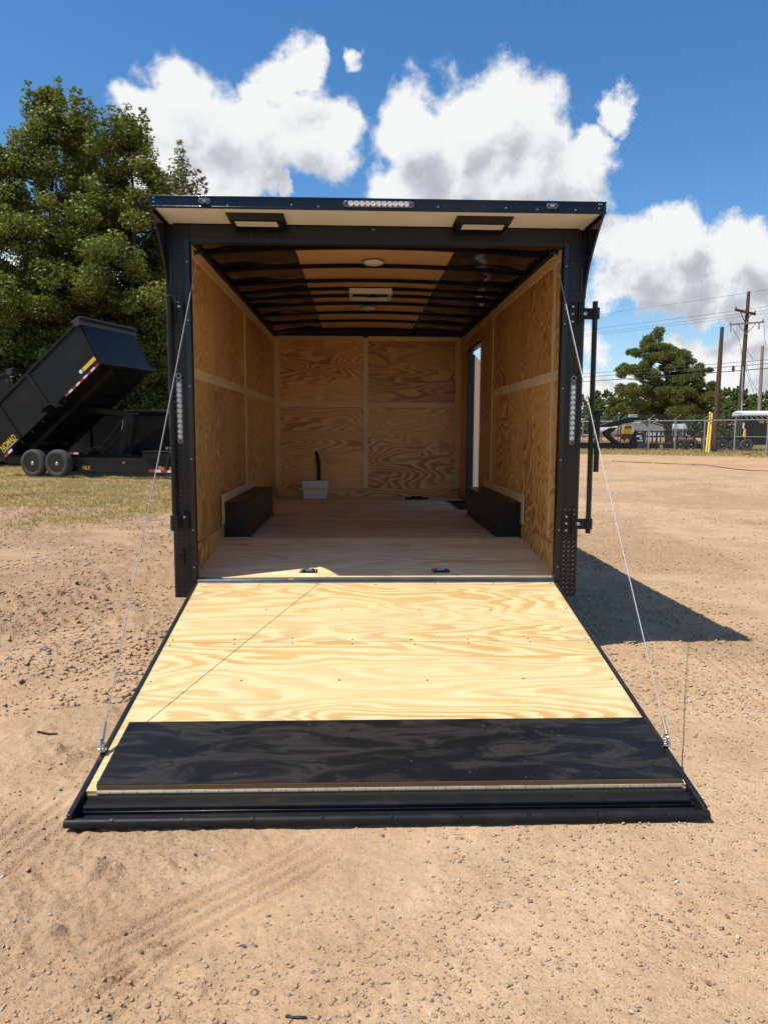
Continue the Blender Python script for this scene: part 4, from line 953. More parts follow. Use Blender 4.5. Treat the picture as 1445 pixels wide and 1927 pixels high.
for i, (px, dp, tp, w, rz) in enumerate(((35, 30.0, 560, 1.0, 0.3), (150, 30.0, 520, 1.1, 2.0), (255, 30.5, 540, 1.0, 4.0), (330, 31.0, 560, 1.0, 1.1), (-40, 29.5, 590, 1.1, 5.0), (210, 32.5, 500, 1.2, 3.2), (90, 32.5, 500, 1.2, 0.9))):
    place_tree('leafy_bush', BROAD[2], ['dark undergrowth bush left of the raised bed', 'dark undergrowth bush right behind the raised bed top', 'dark undergrowth bush right of the raised bed', 'dark bush by the left trailer post', 'dark bush at the left picture edge', 'shaded bush behind the headboard', 'shaded bush behind the tarp roller'][i], px, dp, tp, 6.1, w, rz, 'undergrowth below the leafy trees', 'bush')

# ------------------------------------------------------------------ tipped dump trailer and its neighbours
def local_box(m, s0, s1, t0, t1, z0, z1): return m.box(s0, s1, t0, t1, z0, z1)
def tape(parent, p0, p1, w, n, out, start_red=True, up=(0,0,1)):
    p0 = Vector(p0); p1 = Vector(p1); u = Vector(up); o = Vector(out)
    for k in range(n):
        a = p0.lerp(p1, k/n); b2 = p0.lerp(p1, (k+0.98)/n); m = MB()
        m.prism([a - u*w/2, b2 - u*w/2, b2 + u*w/2, a + u*w/2], o*0.003); build(m, 'reflective_tape', REDTAPE if (k % 2 == 0) == start_red else SILTAPE, parent)
def dump_trailer(label, O, rz, tilt, bw=2.25, bl=4.15, bh=1.20, texts=True, detail=True, group=None, blue=False):
    """local space: x forward, y away from the camera, z up, origin on the ground under the near front wheel"""
    t = thing('dump_trailer', label, 'trailer', O, rz, group)
    y0 = 0.27; y1 = y0+bw; px_, pz_ = -1.95, 0.56
    c, s = math.cos(tilt), math.sin(tilt)
    def bd(a, y, h): return (px_ + a*c - h*s, y, pz_ + a*s + h*c)            # a along the bed, h up from its floor
    def bbox(m, a0, a1, ya, yb, h0, h1):
        v = [bd(a,y,h) for h in (h0,h1) for (a,y) in ((a0,ya),(a1,ya),(a1,yb),(a0,yb))]
        return m.add(v, [(3,2,1,0),(4,5,6,7),(0,1,5,4),(1,2,6,5),(2,3,7,6),(3,0,4,7)])
    m = MB(); m.prism([bd(0,y0,0.02), bd(bl-0.03,y0,0.02), bd(bl+0.17,y0,bh), bd(0,y0,bh)], (0,0.04,0)); sd = build(m, 'bed_side', DUMPBLK, t)
    m = MB(); m.prism([bd(0,y1-0.04,0.02), bd(bl-0.03,y1-0.04,0.02), bd(bl+0.17,y1-0.04,bh), bd(0,y1-0.04,bh)], (0,0.04,0)); build(m, 'bed_side', DUMPBLK, t)
    m = MB(); bbox(m, 0.0, bl, y0+0.0405, y1-0.0405, 0.02, 0.06); fl = build(m, 'bed_floor', DUMPBLK, t)
    for k in range(9):
        m = MB(); a = 0.25+k*0.46; bbox(m, a, a+0.06, y0+0.05, y1-0.05, -0.09, 0.0195); build(m, 'cross_member', DUMPBLK, fl)
    for yy in (y0+0.45, y1-0.55):
        m = MB(); bbox(m, 0.05, bl-0.1, yy, yy+0.08, -0.22, -0.0905); build(m, 'bed_rail', DUMPBLK, fl)
    m = MB(); v = [bd(bl-0.04,y,h) for (y,h) in ((y0+0.0405,0.02),(y1-0.0405,0.02))] + [bd(bl+0.16,y,bh) for y in (y1-0.0405, y0+0.0405)]
    m.prism(v, Vector(bd(0.05,0,0))-Vector(bd(0,0,0))); build(m, 'headboard', DUMPBLK, t)
    m = MB(); bbox(m, bl-0.06, bl+0.03, y0-0.012, y1+0.012, -0.05, 0.0195); build(m, 'front_sill', DUMPBLK, t, 0.01)
    for yy in (y0-0.035, y1+0.0005):
        m = MB(); bbox(m, -0.02, bl+0.10, yy, yy+0.075 if yy < y0 else yy+0.035, bh+0.0005, bh+0.085); build(m, 'top_rail', DUMPBLK, t, 0.008)
    m = MB(); m.tube([bd(bl+0.16, y0-0.06, bh+0.05), bd(bl+0.16, y1+0.06, bh+0.05)], 0.11, 14); tr = build(m, 'tarp_roll', TARPBLK, t)
    m = MB(); v = [bd(bl+0.03,y0-0.04,bh+0.19), bd(bl+0.34,y0-0.04,bh+0.13), bd(bl+0.34,y0-0.04,bh+0.07), bd(bl+0.03,y0-0.04,bh+0.14)]
    m.prism(v, (0, bw+0.08, 0)); build(m, 'tarp_hood', TARPBLK, tr)
    for a in (0.76, 2.10):
        m = MB(); bbox(m, a, a+0.09, y0-0.045, y0-0.0005, 0.02, bh); build(m, 'side_post', DUMPBLK, sd, 0.006)
    if not detail: 
        pass
    # fender that lifts with the bed
    m = MB(); v = [bd(a, y0-0.30, h) for a, h in ((1.98,0.02),(2.10,0.10),(2.42,0.02),(2.52,-0.20),(2.46,-0.21),(2.38,-0.02),(2.10,0.05),(2.03,0.0))]
    m.prism(v, (0, 0.295, 0)); build(m, 'fender', DUMPBLK, t)
    # chassis
    m = MB()
    for yy in (y0+0.10, y1-0.20):
        m.box(-2.0, 3.3, yy, yy+0.10, 0.36, 0.56)
    m.box(-2.0, -1.9, y0+0.10, y1-0.1, 0.3595, 0.5605); m.box(1.9, 2.0, y0+0.2005, y1-0.2005, 0.37, 0.55); m.box(0.2, 3.5, y0+0.02, y0+0.0995, 0.18, 0.36)
    m.beam((3.3, y0+0.15, 0.46), (4.9, (y0+y1)/2-0.05, 0.46), 0.1, 0.18); m.beam((3.3, y1-0.15, 0.46), (4.9, (y0+y1)/2+0.05, 0.46), 0.1, 0.18)
    m.tube([(4.7, (y0+y1)/2, 0.95), (4.7, (y0+y1)/2, 0.0)], 0.045, 10)
    ch = build(m, 'chassis', BLK2, t)
    for sgn, yy in ((-1, 0.13), (1, y1+0.14)):
        for xx in (-0.80, 0.0):
            e = bpy.data.objects.new('wheel', None); COL.objects.link(e); e.parent = t; OFF[e.name] = (0,0,0)
            wheel(e, 'wheel', (xx, yy, 0.392), (0, sgn, 0), 0.392, 0.25)
    m = MB(); m.box(2.55, 3.45, y0-0.02, y0+0.50, 0.5605, 0.74); m.box(2.52, 3.48, y0-0.04, y0+0.52, 0.7405, 0.77); build(m, 'tool_box', DUMPBLK, t, 0.008)
    m = MB(); m.lathe([(0.03, 0.0), (0.028, 0.02), (0.001, 0.022)], (1.95, y0+0.018, 0.44), (0,-1,0), 10); build(m, 'side_marker', AMBER, ch)
    if tilt > 0.1:
        # scissor hoist between chassis and bed
        ym = (y0+y1)/2; piv = Vector((1.15, ym, 0.62)); el = Vector((1.42, ym, 1.78)); at_ = Vector(bd(2.35, ym, -0.12))
        m = MB()
        for dy in (-0.22, 0.22):
            m.beam(piv+Vector((0,dy,0)), el+Vector((0,dy,0)), 0.05, 0.14, (1,0,0)); m.beam(el+Vector((0,dy,0)), at_+Vector((0,dy,0)), 0.05, 0.15, (1,0,0.5))
            low = Vector((0.45, ym, 0.75)); m.beam(low+Vector((0,dy,0)), el+Vector((-0.12,dy,-0.1)), 0.04, 0.08, (1,0,0))
        m.tube([el+Vector((0,-0.26,0)), el+Vector((0,0.26,0))], 0.05, 10)
        m.prism([el+Vector((0.10,-0.25,0.05)), el+Vector((0.12,-0.25,-0.28)), el+Vector((-0.03,-0.25,-0.30)), el+Vector((-0.06,-0.25,0.02))], (0,0.03,0))
        ho = build(m, 'hoist_arm', DUMPBLK, t)
        m = MB(); m.tube([piv, piv.lerp(el, 0.72)], 0.075, 12); m.tube([piv.lerp(el, 0.70), el], 0.045, 12); build(m, 'lift_cylinder', BLK, t)
        m = MB(); m.tube([piv.lerp(el,0.60)+Vector((-0.09,-0.25,0)), piv.lerp(el,0.85)+Vector((-0.09,-0.25,0))], 0.012, 8); build(m, 'grease_rod', CHROME, ho)
    e = Vector(bd(1,0,0))-Vector(bd(0,0,0)); u = Vector(bd(0,0,1))-Vector(bd(0,0,0))
    tape(sd, bd(2.72, y0-0.0005, 0.0), bd(4.10, y0-0.0005, 0.0), 0.055, 9, (0,-1,0), True, u)
    tape(sd, bd(0.02, y0-0.0005, -0.02), bd(0.36, y0-0.0005, -0.02), 0.075, 2, (0,-1,0), True, u)
    tape(ch, (2.70, y0+0.018, 0.235), (3.45, y0+0.018, 0.235), 0.075, 4, (0,-1,0))
    if texts:
        text('lettering', 'NOMAD', 0.26, YELLOWP, sd, bd(0.06, y0-0.003, 0.11), e, u, 0.0, 0.62)
        m = MB(); a = bd(0.06, y0-0.003, 0.075); m.prism([a, bd(0.70,y0-0.003,0.075), bd(0.70,y0-0.003,0.09), bd(0.06,y0-0.003,0.09)], (0,-0.002,0)); build(m, 'underline', WHITEPR, sd)
        text('lettering', '14LX', 0.15, YELLOWP, ch, (0.62, y0+0.017, 0.235), (1,0,0), (0,0,1), 0.0, 0.26)
        text('lettering', 'Big Tex', 0.12, YELLOWP, ch, (2.98, y0+0.017, 0.285), (1,0,0), (0,0,1), 0.2, 0.5)
    m = MB(); p = Vector(bd(3.62, y0-0.003, 0.13)); m.prism([p, p+e*0.50, p+e*0.50+u*0.11, p+u*0.11], (0,-0.002,0)); build(m, 'maker_decal', YELLOWP, sd)
    m = MB(); p = Vector(bd(3.49, y0-0.003, 0.12)); m.prism([p+e*0.05, p+e*0.11+u*0.06, p+e*0.09+u*0.12, p+e*0.01+u*0.12, p-e*0.01+u*0.06], (0,-0.002,0)); build(m, 'shield_decal', WHITEPR, sd)
    return t
_o = atd(107, 900, 20.4)
DT = dump_trailer('black dump trailer with its bed tipped up, two dusty wheels facing the yard', (_o[0], _o[1], ground_z(_o[0], _o[1])), R(-17.2), R(38.2), bw=2.52)
_o = atd(222, 876, 23.6)
dump_trailer('black dump trailer standing level behind the tipped one', (_o[0], _o[1], ground_z(_o[0], _o[1])), R(-15), 0.0, bw=2.1, bl=5.6, bh=1.30, texts=False)
_o = atd(-30, 880, 25.5)
d3 = dump_trailer('dark dump trailer in deep shade behind the tail of the tipped one', (_o[0]-0.8, _o[1]+0.5, ground_z(_o[0], _o[1])), R(-15), R(20), bw=2.1, bl=4.2, bh=1.25, texts=False)

# ------------------------------------------------------------------ right-hand background: trees
def make_pine():
    rng = np.random.default_rng(77); D = 78.0
    k = D/FPX
    base = atd(1257, 812, D); gz = ground_z(base[0], base[1])
    Z = [(590,440,80),(520,500,58),(660,505,66),(440,545,48),(560,585,78),(640,570,70),(775,535,64),(825,590,74),(710,610,66),(430,650,62),(335,690,58),(875,640,58),(905,695,46),
         (765,680,76),(640,690,60),(520,655,60),(520,745,76),(440,800,76),(640,780,84),(760,775,86),(865,770,76),(935,805,58),(380,850,84),(520,870,96),(660,900,96),(785,880,96),(885,880,90),(960,905,56),
         (420,945,86),(560,980,86),(700,1005,86),(850,985,86),(600,830,90),(720,830,90),(480,930,80),(640,950,90),(760,950,90),(880,930,80),(960,860,60),(330,905,58),(300,960,40),(930,975,60),(480,690,40),(590,520,50),(800,720,60)]
    C = []; Rd = []
    for (zx, zy, zr) in Z:
        P = atd(1085+zx/4.014, 530+zy/4.014, D) - np.array([base[0], base[1], gz]); r = zr/4.014*k
        for j in range(5):
            q = P + rng.normal(size=3)*np.array([0.45, 0.0, 0.30])*r; q[1] += rng.uniform(-1.0, 1.0)*min(3.4, 1.2+0.35*max(0, 11-q[2]))
            C.append(q); Rd.append(r*rng.uniform(0.46, 0.72))
    C = np.array(C); Rd = np.array(Rd)
    cnt = np.full(len(C), 170)
    Cc = np.repeat(C, cnt, 0); rr = np.repeat(Rd, cnt)[:, None]; n = len(Cc)
    d = unit(rng.normal(size=(n, 3))); P = Cc + d*rr*np.array([1, 1, 0.6])*rng.uniform(0.2, 1, (n, 1))**0.5
    V = []; 
    for j in range(4):                       # tufts of needles
        e = unit(d*0.7 + rng.normal(size=(n, 3))*0.8 + np.array([0, 0, 0.5])); w = unit(np.cross(e, rng.normal(size=(n, 3))))
        l = rng.uniform(0.18, 0.32, (n, 1)); V.append(np.stack([P - w*0.034, P + w*0.034, P + e*l], 1))
    V = np.concatenate(V, 0).reshape(-1, 3)
    t = thing('pine_tree', 'big open crowned pine tree standing alone beyond the fence', 'tree', (base[0], base[1], gz))
    link_mesh('crown', np_mesh('crown', V, tris=np.arange(len(V)).reshape(-1, 3), mat=NEEDLE), t)
    m = MB(); m.tube([(0,0,0),(0.1,0,2.5),(0.0,0.1,5.0),(-0.5,0.0,7.2),(-1.1,0,9.0),(-1.4,0,10.2)], [0.36,0.30,0.25,0.18,0.11,0.03], 10)
    m.tube([(0.0,0.1,4.2),(0.6,0.1,5.6),(1.4,0,7.2),(2.0,0,8.4)], [0.2,0.16,0.11,0.03], 8)
    m.tube([(-0.1,0.1,5.6),(-1.6,0,6.0),(-3.4,0,6.5),(-4.6,0,6.6)], [0.12,0.09,0.06,0.02], 7)
    for i in rng.permutation(len(C))[:70]:
        tip = Vector(C[i]); s = Vector((0, 0.05, max(1.2, min(8.0, tip.z-0.35*abs(tip.x))))); s.x = -0.12*max(0, s.z-5)
        m.tube([s, s.lerp(tip, 0.55)+Vector((0,0,-0.15)), tip], [0.07, 0.045, 0.012], 5, False)
    build(m, 'trunk', PINEBARK, t, smooth=60)
make_pine()
FARV = [make_broadleaf(61, 13.0, 4.4, 0.4, 260, 24000, 0.34, LEAFFAR, 0.4), make_broadleaf(67, 14.0, 3.6, 0.4, 230, 22000, 0.32, LEAFFAR, 0.8), make_broadleaf(71, 12.0, 5.0, 0.3, 260, 24000, 0.36, LEAFFAR, 0.1)]
far = [(1090,170,735,0,1.2),(1118,150,728,1,1.2),(1140,185,726,2,1.0),(1166,165,738,0,1.2),(1108,125,752,2,0.9),(1190,190,722,1,1.2),(1225,180,726,2,1.0),(1300,185,722,0,1.1),(1335,160,712,1,1.2),(1362,175,722,2,1.0),(1388,150,720,0,1.2),(1412,165,735,1,1.2),(1440,150,728,2,1.0),(1470,170,722,0,1.2),(1320,140,735,2,1.0),(1372,135,748,0,1.0),(1425,138,742,2,1.0),(1150,140,755,0,1.0),(1055,165,735,2,1.1),(1260,190,728,0,1.2),(1280,140,760,2,0.9),(1500,150,725,1,1.2)]
ORD = ['first','second','third','fourth','fifth','sixth','seventh','eighth','ninth','tenth','eleventh','twelfth','thirteenth','fourteenth','fifteenth','sixteenth','seventeenth','eighteenth','nineteenth','twentieth','twenty-first','twenty-second','twenty-third','twenty-fourth']
far.sort(key=lambda q: q[0])
for i, (px, dp, tp, v, w) in enumerate(far):
    place_tree('distant_tree', FARV[v], ORD[i].capitalize()+' green tree from the left in the distant tree line', px, dp, tp+6, (13.2, 14.2, 12.2)[v], w, i*1.37, 'trees of the distant tree line')

for i, px in enumerate((520, 575, 625, 680, 730, 785, 835, 890, 940, 990, 1030)):
    place_tree('distant_tree', FARV[i % 3], 'distant green tree standing out of sight behind the trailer', px, 150+17*(i % 3), 728+5*(i % 2), 13.0, 1.15, i*2.1, 'distant trees behind the trailer')

# ------------------------------------------------------------------ utility poles and wires
def pole(label, bx, by, tx, ty, depth, r0, r1, mat, arms=()):
    b0 = atd(bx, by, depth); b0[2] = ground_z(b0[0], b0[1]); t0 = atd(tx, ty, depth)
    t = thing('utility_pole', label, 'pole', b0, world_coords=True)
    m = MB(); n = 8; pts = [Vector(b0).lerp(Vector(t0), k/n) for k in range(n+1)]; pts[0] = pts[0]-Vector((0,0,0.15))
    m.tube(pts, [r0+(r1-r0)*k/n for k in range(n+1)], 12); build(m, 'pole_shaft', mat, t)
    at = {}
    for (nm, xa, ya, xb, yb, h, am) in arms:
        pa, pb = Vector(atd(xa, ya, depth-0.2)), Vector(atd(xb, yb, depth-0.2)); m = MB(); m.beam(pa, pb, 0.11, h); a = build(m, 'crossarm', am, t)
        for q in (pa.lerp(pb, 0.04), pa.lerp(pb, 0.96)):
            m = MB(); m.lathe([(0.03, 0.0), (0.055, 0.05), (0.07, 0.09), (0.05, 0.13), (0.055, 0.17), (0.01, 0.2)], q+Vector((0,0,h/2)), (0,0,1), 10); build(m, 'insulator', CERAM, a)
        mid = pa.lerp(pb, 0.5)
        for f in (0.25, 0.75):
            m = MB(); m.beam(pa.lerp(pb, f)+Vector((0,-0.06,-h/2)), mid+Vector((0,-0.06,-0.75)), 0.03, 0.05); build(m, 'brace', am, a)
        at[nm] = (pa, pb)
    return t, b0, t0, at
pole('plain dark pole without crossarms, its foot beside the yellow guards', 1342, 852, 1358, 616, 47.0, 0.20, 0.11, POLEW)
PT, PB, PTOP, PA = pole('dark brown utility pole carrying two crossarms', 1386, 850, 1408, 549, 52.0, 0.20, 0.11, POLEW,
     (('hi', 1382, 582.5, 1421, 591.5, 0.16, POLEW), ('lo', 1371, 611, 1437, 606, 0.11, ARMW)))
m = MB(); m.tube([Vector(atd(1392, 850, 51.6)), Vector(atd(1397, 690, 51.6))], 0.05, 8); build(m, 'conduit', GALV, PT)
for (xa, ya, h) in ((1374, 618, 0.45), (1427, 614, 0.4)):
    m = MB(); p = Vector(atd(xa, ya, 51.6)); m.tube([p+Vector((0,0,-h/2)), p+Vector((0,0,h/2))], 0.06, 8); build(m, 'cutout', CERAM, PT)
for (x0, y0, x1, y1, x2, y2) in ((1378,618,1390,640,1396,672),(1437,612,1438,640,1440,650),(1399,640,1408,665,1416,676),(1400,682,1408,715,1418,738),(1401,676,1412,716,1424,735)):
    m = MB(); p = [Vector(atd(a, b2, 51.7)) for a, b2 in ((x0,y0),(x1,y1),(x2,y2))]; m.tube([p[0], p[1], p[2]], 0.014, 5); build(m, 'lead_wire', WIREM, PT)
pole('grey weathered pole farthest right, shorter than the others', 1425, 830, 1434, 651, 66.0, 0.18, 0.12, POLEG)
def wire(label, a, mid, b2, r):
    """span seen from (x,y,depth) a over mid to b, sagging between its ends"""
    P = [Vector(atd(*q)) for q in (a, mid, b2)]
    pts = [P[0]*((1-t)*(1-2*t)) + P[1]*(4*t*(1-t)) + P[2]*(t*(2*t-1)) for t in np.linspace(0, 1, 25)]
    m = MB(); m.tube(pts, r*0.8, 5); o = build(m, 'overhead_wire', WIREM); tag(o, label, 'wire', 'overhead wires'); return o
for (nm, yl, ya, yp, yr, r) in (('highest thin overhead wire reaching the top of the two armed pole', 610, 592, 543, 536, 0.011), ('upper overhead wire meeting the top crossarm from behind', 632, 618, 580, 569, 0.014),
        ('overhead wire just under the upper one, left of the crossarms', 640, 626, 588.5, 575, 0.013), ('overhead wire meeting the lower crossarm end', 643, 630, 592, 581, 0.012)):
    wire(nm, (800, yl+26, 105), (1115, ya+1.5, 72), (1500, yr, 48), r)
for (nm, yl, ya, yr, r) in (('topmost of the three low black lines crossing the pine', 716, 702, 672, 0.022), ('middle one of the three low black lines crossing the pine', 722, 708.5, 679.5, 0.028), ('lowest and thickest black line crossing the pine', 728, 717, 688, 0.036)):
    wire(nm, (800, yl+6, 105), (1115, ya, 72), (1500, yr, 48), r)
m = MB(); p = Vector(atd(1379, 693.5, 51.0)); m.lathe([(0.05,-0.22),(0.10,-0.12),(0.10,0.1),(0.04,0.2)], p, (0,0,1), 8); tag(build(m, 'splice_box', WIREM), 'small dark splice box hanging on the lowest line', 'splice box')

# ------------------------------------------------------------------ chain link fence
FP = [(860,838.5),(975,841),(1095,843.5),(1166,845),(1219,847.5),(1268,849),(1323,851),(1380,853),(1441,855.5),(1510,858)]
FTOP = 1.98
fence = thing('chain_link_fence', 'galvanised chain link fence with barbed wire along the far side of the yard', 'fence', gp(1268, 849), world_coords=True)
fp = [gp(*q) for q in FP]
def lerp3(a, b2, t): return Vector(a)*(1-t) + Vector(b2)*t
for i, q in enumerate(fp):
    q = Vector(q); m = MB(); m.tube([q-Vector((0,0,0.1)), q+Vector((0,0,FTOP+0.02))], 0.055 if i == 3 else 0.042, 10); po_ = build(m, 'post', GALV, fence)
    m = MB(); m.tube([q+Vector((0,0,FTOP)), q+Vector((0.02,-0.05,FTOP+0.15)), q+Vector((0.25,-0.25,FTOP+0.42))], 0.02, 6); build(m, 'barb_arm', GALV, po_)
q = Vector(gp(1161, 845)); m = MB(); m.tube([q-Vector((0,0,0.1)), q+Vector((0,0,2.35))], 0.05, 10); build(m, 'gate_post', GALV, fence)
for i in range(len(fp)-1):
    a, b2 = Vector(fp[i]), Vector(fp[i+1]); up = Vector((0,0,1)); L = (b2-a).length; nrm = (b2-a).cross(up).normalized()
    m = MB(); m.tube([a+up*FTOP, b2+up*FTOP], 0.030, 8); build(m, 'top_rail', GALV, fence)
    if i == 2:
        for h in (0.12, 1.0): m = MB(); m.tube([a+up*h, b2+up*h], 0.028, 8); build(m, 'gate_rail', GALV, fence)
    elif i >= 7:
        m = MB(); m.tube([a+up*1.0, b2+up*1.0], 0.02, 8); build(m, 'brace_rail', GALV, fence)
    m = MB(); p_ = 0.075; H = FTOP-0.08; n = int((L+H)/p_)
    for sg in (1, -1):
        for k in range(-int(H/p_)-1, int(L/p_)+1):
            x0 = k*p_; x1 = x0+H
            t0 = max(0, -x0); t1 = min(H, L-x0)
            if t1-t0 < 0.02: continue
            d = (b2-a).normalized()
            if sg > 0: pa, pb = a+d*(x0+t0)+up*(0.05+t0), a+d*(x0+t1)+up*(0.05+t1)
            else: pa, pb = a+d*(x0+t0)+up*(0.05+H-t0), a+d*(x0+t1)+up*(0.05+H-t1)
            w = up*0.0018
            m.add([pa-w, pb-w, pb+w, pa+w, pa+nrm*0.004, pb+nrm*0.004], [(0,1,2,3),(0,4,5,1),(4,3,2,5)])
    struct(build(m, 'wire_mesh', MESHM, fence, 0, 0), 'stuff')
    for k in range(3):
        o_ = Vector((0.03+0.09*k, -0.06-0.08*k, FTOP+0.16+0.11*k)); m = MB(); m.tube([a+o_, lerp3(a,b2,0.5)+o_+Vector((0,0,-0.02)), b2+o_], 0.009, 5); build(m, 'barbed_wire', WIREM, fence)
for i, (x0, x1) in enumerate(((1327.5, 1335.5), (1332.5, 1339))):
    m = MB(); p0 = Vector(gp(x0, 852.5)); p1 = Vector(atd(x1, 776-(-2 if i else 0), 46.3)); m.tube([p0-Vector((0,0,0.05)), p1], 0.055, 10)
    o = build(m, 'guy_guard', YELPIPE); tag(o, ['taller yellow plastic guy wire guard leaning by the plain pole', 'shorter yellow plastic guy wire guard closest to the plain pole'][i], 'guy guard', 'yellow guy guards')
    
# ------------------------------------------------------------------ trailers and buildings beyond the fence
def place_local(name, label, cat, px, py, depth, rz, group=None):
    P = atd(px, py, depth); z = ground_z(P[0], P[1]); return thing(name, label, cat, (P[0], P[1], z), rz, group)
def simple_wheel(parent, x, y, r, w=0.22, axis=(0,-1,0)):
    e = bpy.data.objects.new('wheel', None); COL.objects.link(e); e.parent = parent; OFF[e.name] = (0,0,0)
    wheel(e, 'wheel', (x, y, r), axis, r, w, 8)
g = R(-12)
def ux(px, d, base): return (px-base)/FPX*d            # pixels to metres along the fence line
# gooseneck trailer, left
d = 52.0; t = place_local('gooseneck_trailer', 'black gooseneck trailer with a bent neck seen through the gate', 'trailer', 1140, 838, d, g)
m = MB(); X = lambda px: ux(px, d, 1140); Zp = lambda py: (838-py)/FPX*d
m.box(X(1090)-1, X(1188), 0, 0.2, Zp(836), Zp(826)); m.box(X(1090)-1, X(1188), 2.0, 2.2, Zp(836), Zp(826)); m.box(X(1090)-1, X(1186), 0.2005, 1.9995, Zp(829), Zp(826.5)); build(m, 'deck', BLK2, t)
for y in (0.0, 2.0):
    m = MB(); m.prism([(X(1156),y,Zp(826)),(X(1140),y,Zp(812)),(X(1137),y,Zp(806)),(X(1152),y,Zp(797)),(X(1160),y,Zp(797)),(X(1148),y,Zp(808)),(X(1147),y,Zp(811)),(X(1165),y,Zp(826))], (0,0.2,0)); build(m, 'neck', BLK2, t)
m = MB(); m.prism([(X(1118),0.1,Zp(797)),(X(1150),0.1,Zp(786)),(X(1180),0.1,Zp(778)),(X(1210),0.1,Zp(779)),(X(1214),0.1,Zp(783)),(X(1175),0.1,Zp(789)),(X(1150),0.1,Zp(796))], (0,2.0,0)); build(m, 'raised_ramp', BLK2, t)
m = MB(); m.box(X(1183), X(1196), 0.5, 1.5, Zp(778)+0.02, Zp(772)); build(m, 'ramp_box', GREYMET, t)
for px in (1162, 1100): 
    m = MB(); m.box(X(px)-0.06, X(px)+0.06, 0.02, 0.18, -0.02, Zp(836)-0.001); build(m, 'jack_leg', BLK2, t)
# gooseneck riser with white decals
d = 51.0; t = place_local('gooseneck_trailer', 'black gooseneck utility trailer with slanted riser and pipe side rails', 'trailer', 1250, 840, d, g); X = lambda px: ux(px, d, 1250); Zp = lambda py: (840-py)/FPX*d
m = MB(); m.prism([(X(1181),0,Zp(834)),(X(1195),0,Zp(804)),(X(1216),0,Zp(804)),(X(1215),0,Zp(837)),(X(1190),0,Zp(837))], (0,0.25,0)); rs = build(m, 'riser', BLK2, t, 0.01)
for (x0, x1, z0, z1, mt) in ((1198.5,1207,813,815.5,WHITEPR),(1205,1208,816.5,820,WHITEPR),(1200,1210,822,823.5,WHITEPR),(1199,1202,806,807.5,REDTAPE),(1202,1206,806,807.5,SILTAPE),(1206,1211,806,807.5,REDTAPE)):
    m = MB(); m.box(X(x0), X(x1), -0.006, -0.001, Zp(z1), Zp(z0)); build(m, 'decal', mt, rs)
m = MB(); m.box(X(1190), X(1335), 0.02, 0.14, Zp(837), Zp(828)); m.box(X(1216), X(1335), 2.0, 2.12, Zp(837), Zp(828)); m.box(X(1216), X(1334), 0.1405, 1.9995, Zp(830.5), Zp(828.5)); build(m, 'deck', BLK2, t)
for yy in (0.03, 2.03):
    m = MB(); m.beam((X(1214),yy+0.03,Zp(805)),(X(1334),yy+0.03,Zp(806.5)),0.06,0.07); build(m, 'top_rail', BLK2, t)
    for px in (1218,1227,1236,1244,1252,1264,1272,1284,1301,1315,1330):
        m = MB(); m.box(X(px)-0.03, X(px)+0.03, yy, yy+0.06, Zp(828)+0.002, Zp(806.5)); build(m, 'stake', BLK2, t)
for px in (1277, 1297):
    simple_wheel(t, X(px), -0.02, 0.38); m = MB(); m.lathe([(0.47,-0.13),(0.47,0.13),(0.44,0.13),(0.44,-0.13)], (X(px), -0.02, 0.36), (0,1,0), 28, True)
    build(m, 'fender', BLK2, t)
for (x0, x1, rd) in ((1266,1270,1),(1274,1278,0),(1278,1282,1),(1290,1294,1),(1294,1298,0),(1298,1302,1),(1306,1311,0)):
    m = MB(); m.box(X(x0), X(x1), -0.16, -0.152, Zp(839.5), Zp(837.5)); build(m, 'reflective_tape', REDTAPE if rd else SILTAPE, t)
m = MB(); m.box(X(1313), X(1320), -0.10, 0.0, Zp(846), Zp(841)); build(m, 'tail_lamp', AMBER, t)
m = MB(); m.box(X(1240), X(1246), -0.2, 0.0, 0.1, 0.35); m.tube([(X(1243),-0.1,0.0),(X(1243),-0.1,0.9)], 0.04, 8); build(m, 'jack', ZINC, t)
# flatbed with big tandem tyres and the covered dump trailer on the right
d = 50.0; t = place_local('flatbed_trailer', 'low black tandem flatbed trailer with a big tyre right of the plain pole', 'trailer', 1360, 853, d, g); X = lambda px: ux(px, d, 1360); Zp = lambda py: (853-py)/FPX*d
m = MB(); m.box(X(1346), X(1430), 0.1, 2.2, Zp(832), Zp(828.5)); m.box(X(1335), X(1420), 0.05, 0.25, Zp(842), Zp(832)-0.001); build(m, 'deck', BLK2, t)
simple_wheel(t, X(1357), 0.0, 0.40, 0.24); simple_wheel(t, X(1379), 0.0, 0.40, 0.24); simple_wheel(t, X(1331), 0.0, 0.40, 0.24)
m = MB(); m.box(X(1346), X(1390), -0.13, 0.09, 0.84, 0.88); build(m, 'fender', BLK2, t)
m = MB(); m.prism([(X(1360),0.3,Zp(828)),(X(1362),0.3,Zp(810)),(X(1366),0.3,Zp(806)),(X(1374),0.3,Zp(802.5)),(X(1374),0.3,Zp(804.5)),(X(1367),0.3,Zp(808)),(X(1364),0.3,Zp(812)),(X(1363),0.3,Zp(828))], (0,0.12,0)); build(m, 'winch_post', BLK2, t)
for k in range(5):
    m = MB(); x = 1366+k*3.4; z = 807.2-min(2,k)*1.4; m.prism([(X(x),0.29,Zp(z)),(X(x+3),0.29,Zp(z-1.0 if k < 2 else z)),(X(x+3),0.29,Zp(z-2.6 if k < 2 else z-1.8)),(X(x),0.29,Zp(z-1.8))], (0,0.006,0)); build(m, 'reflective_tape', REDTAPE if k % 2 == 0 else SILTAPE, t)
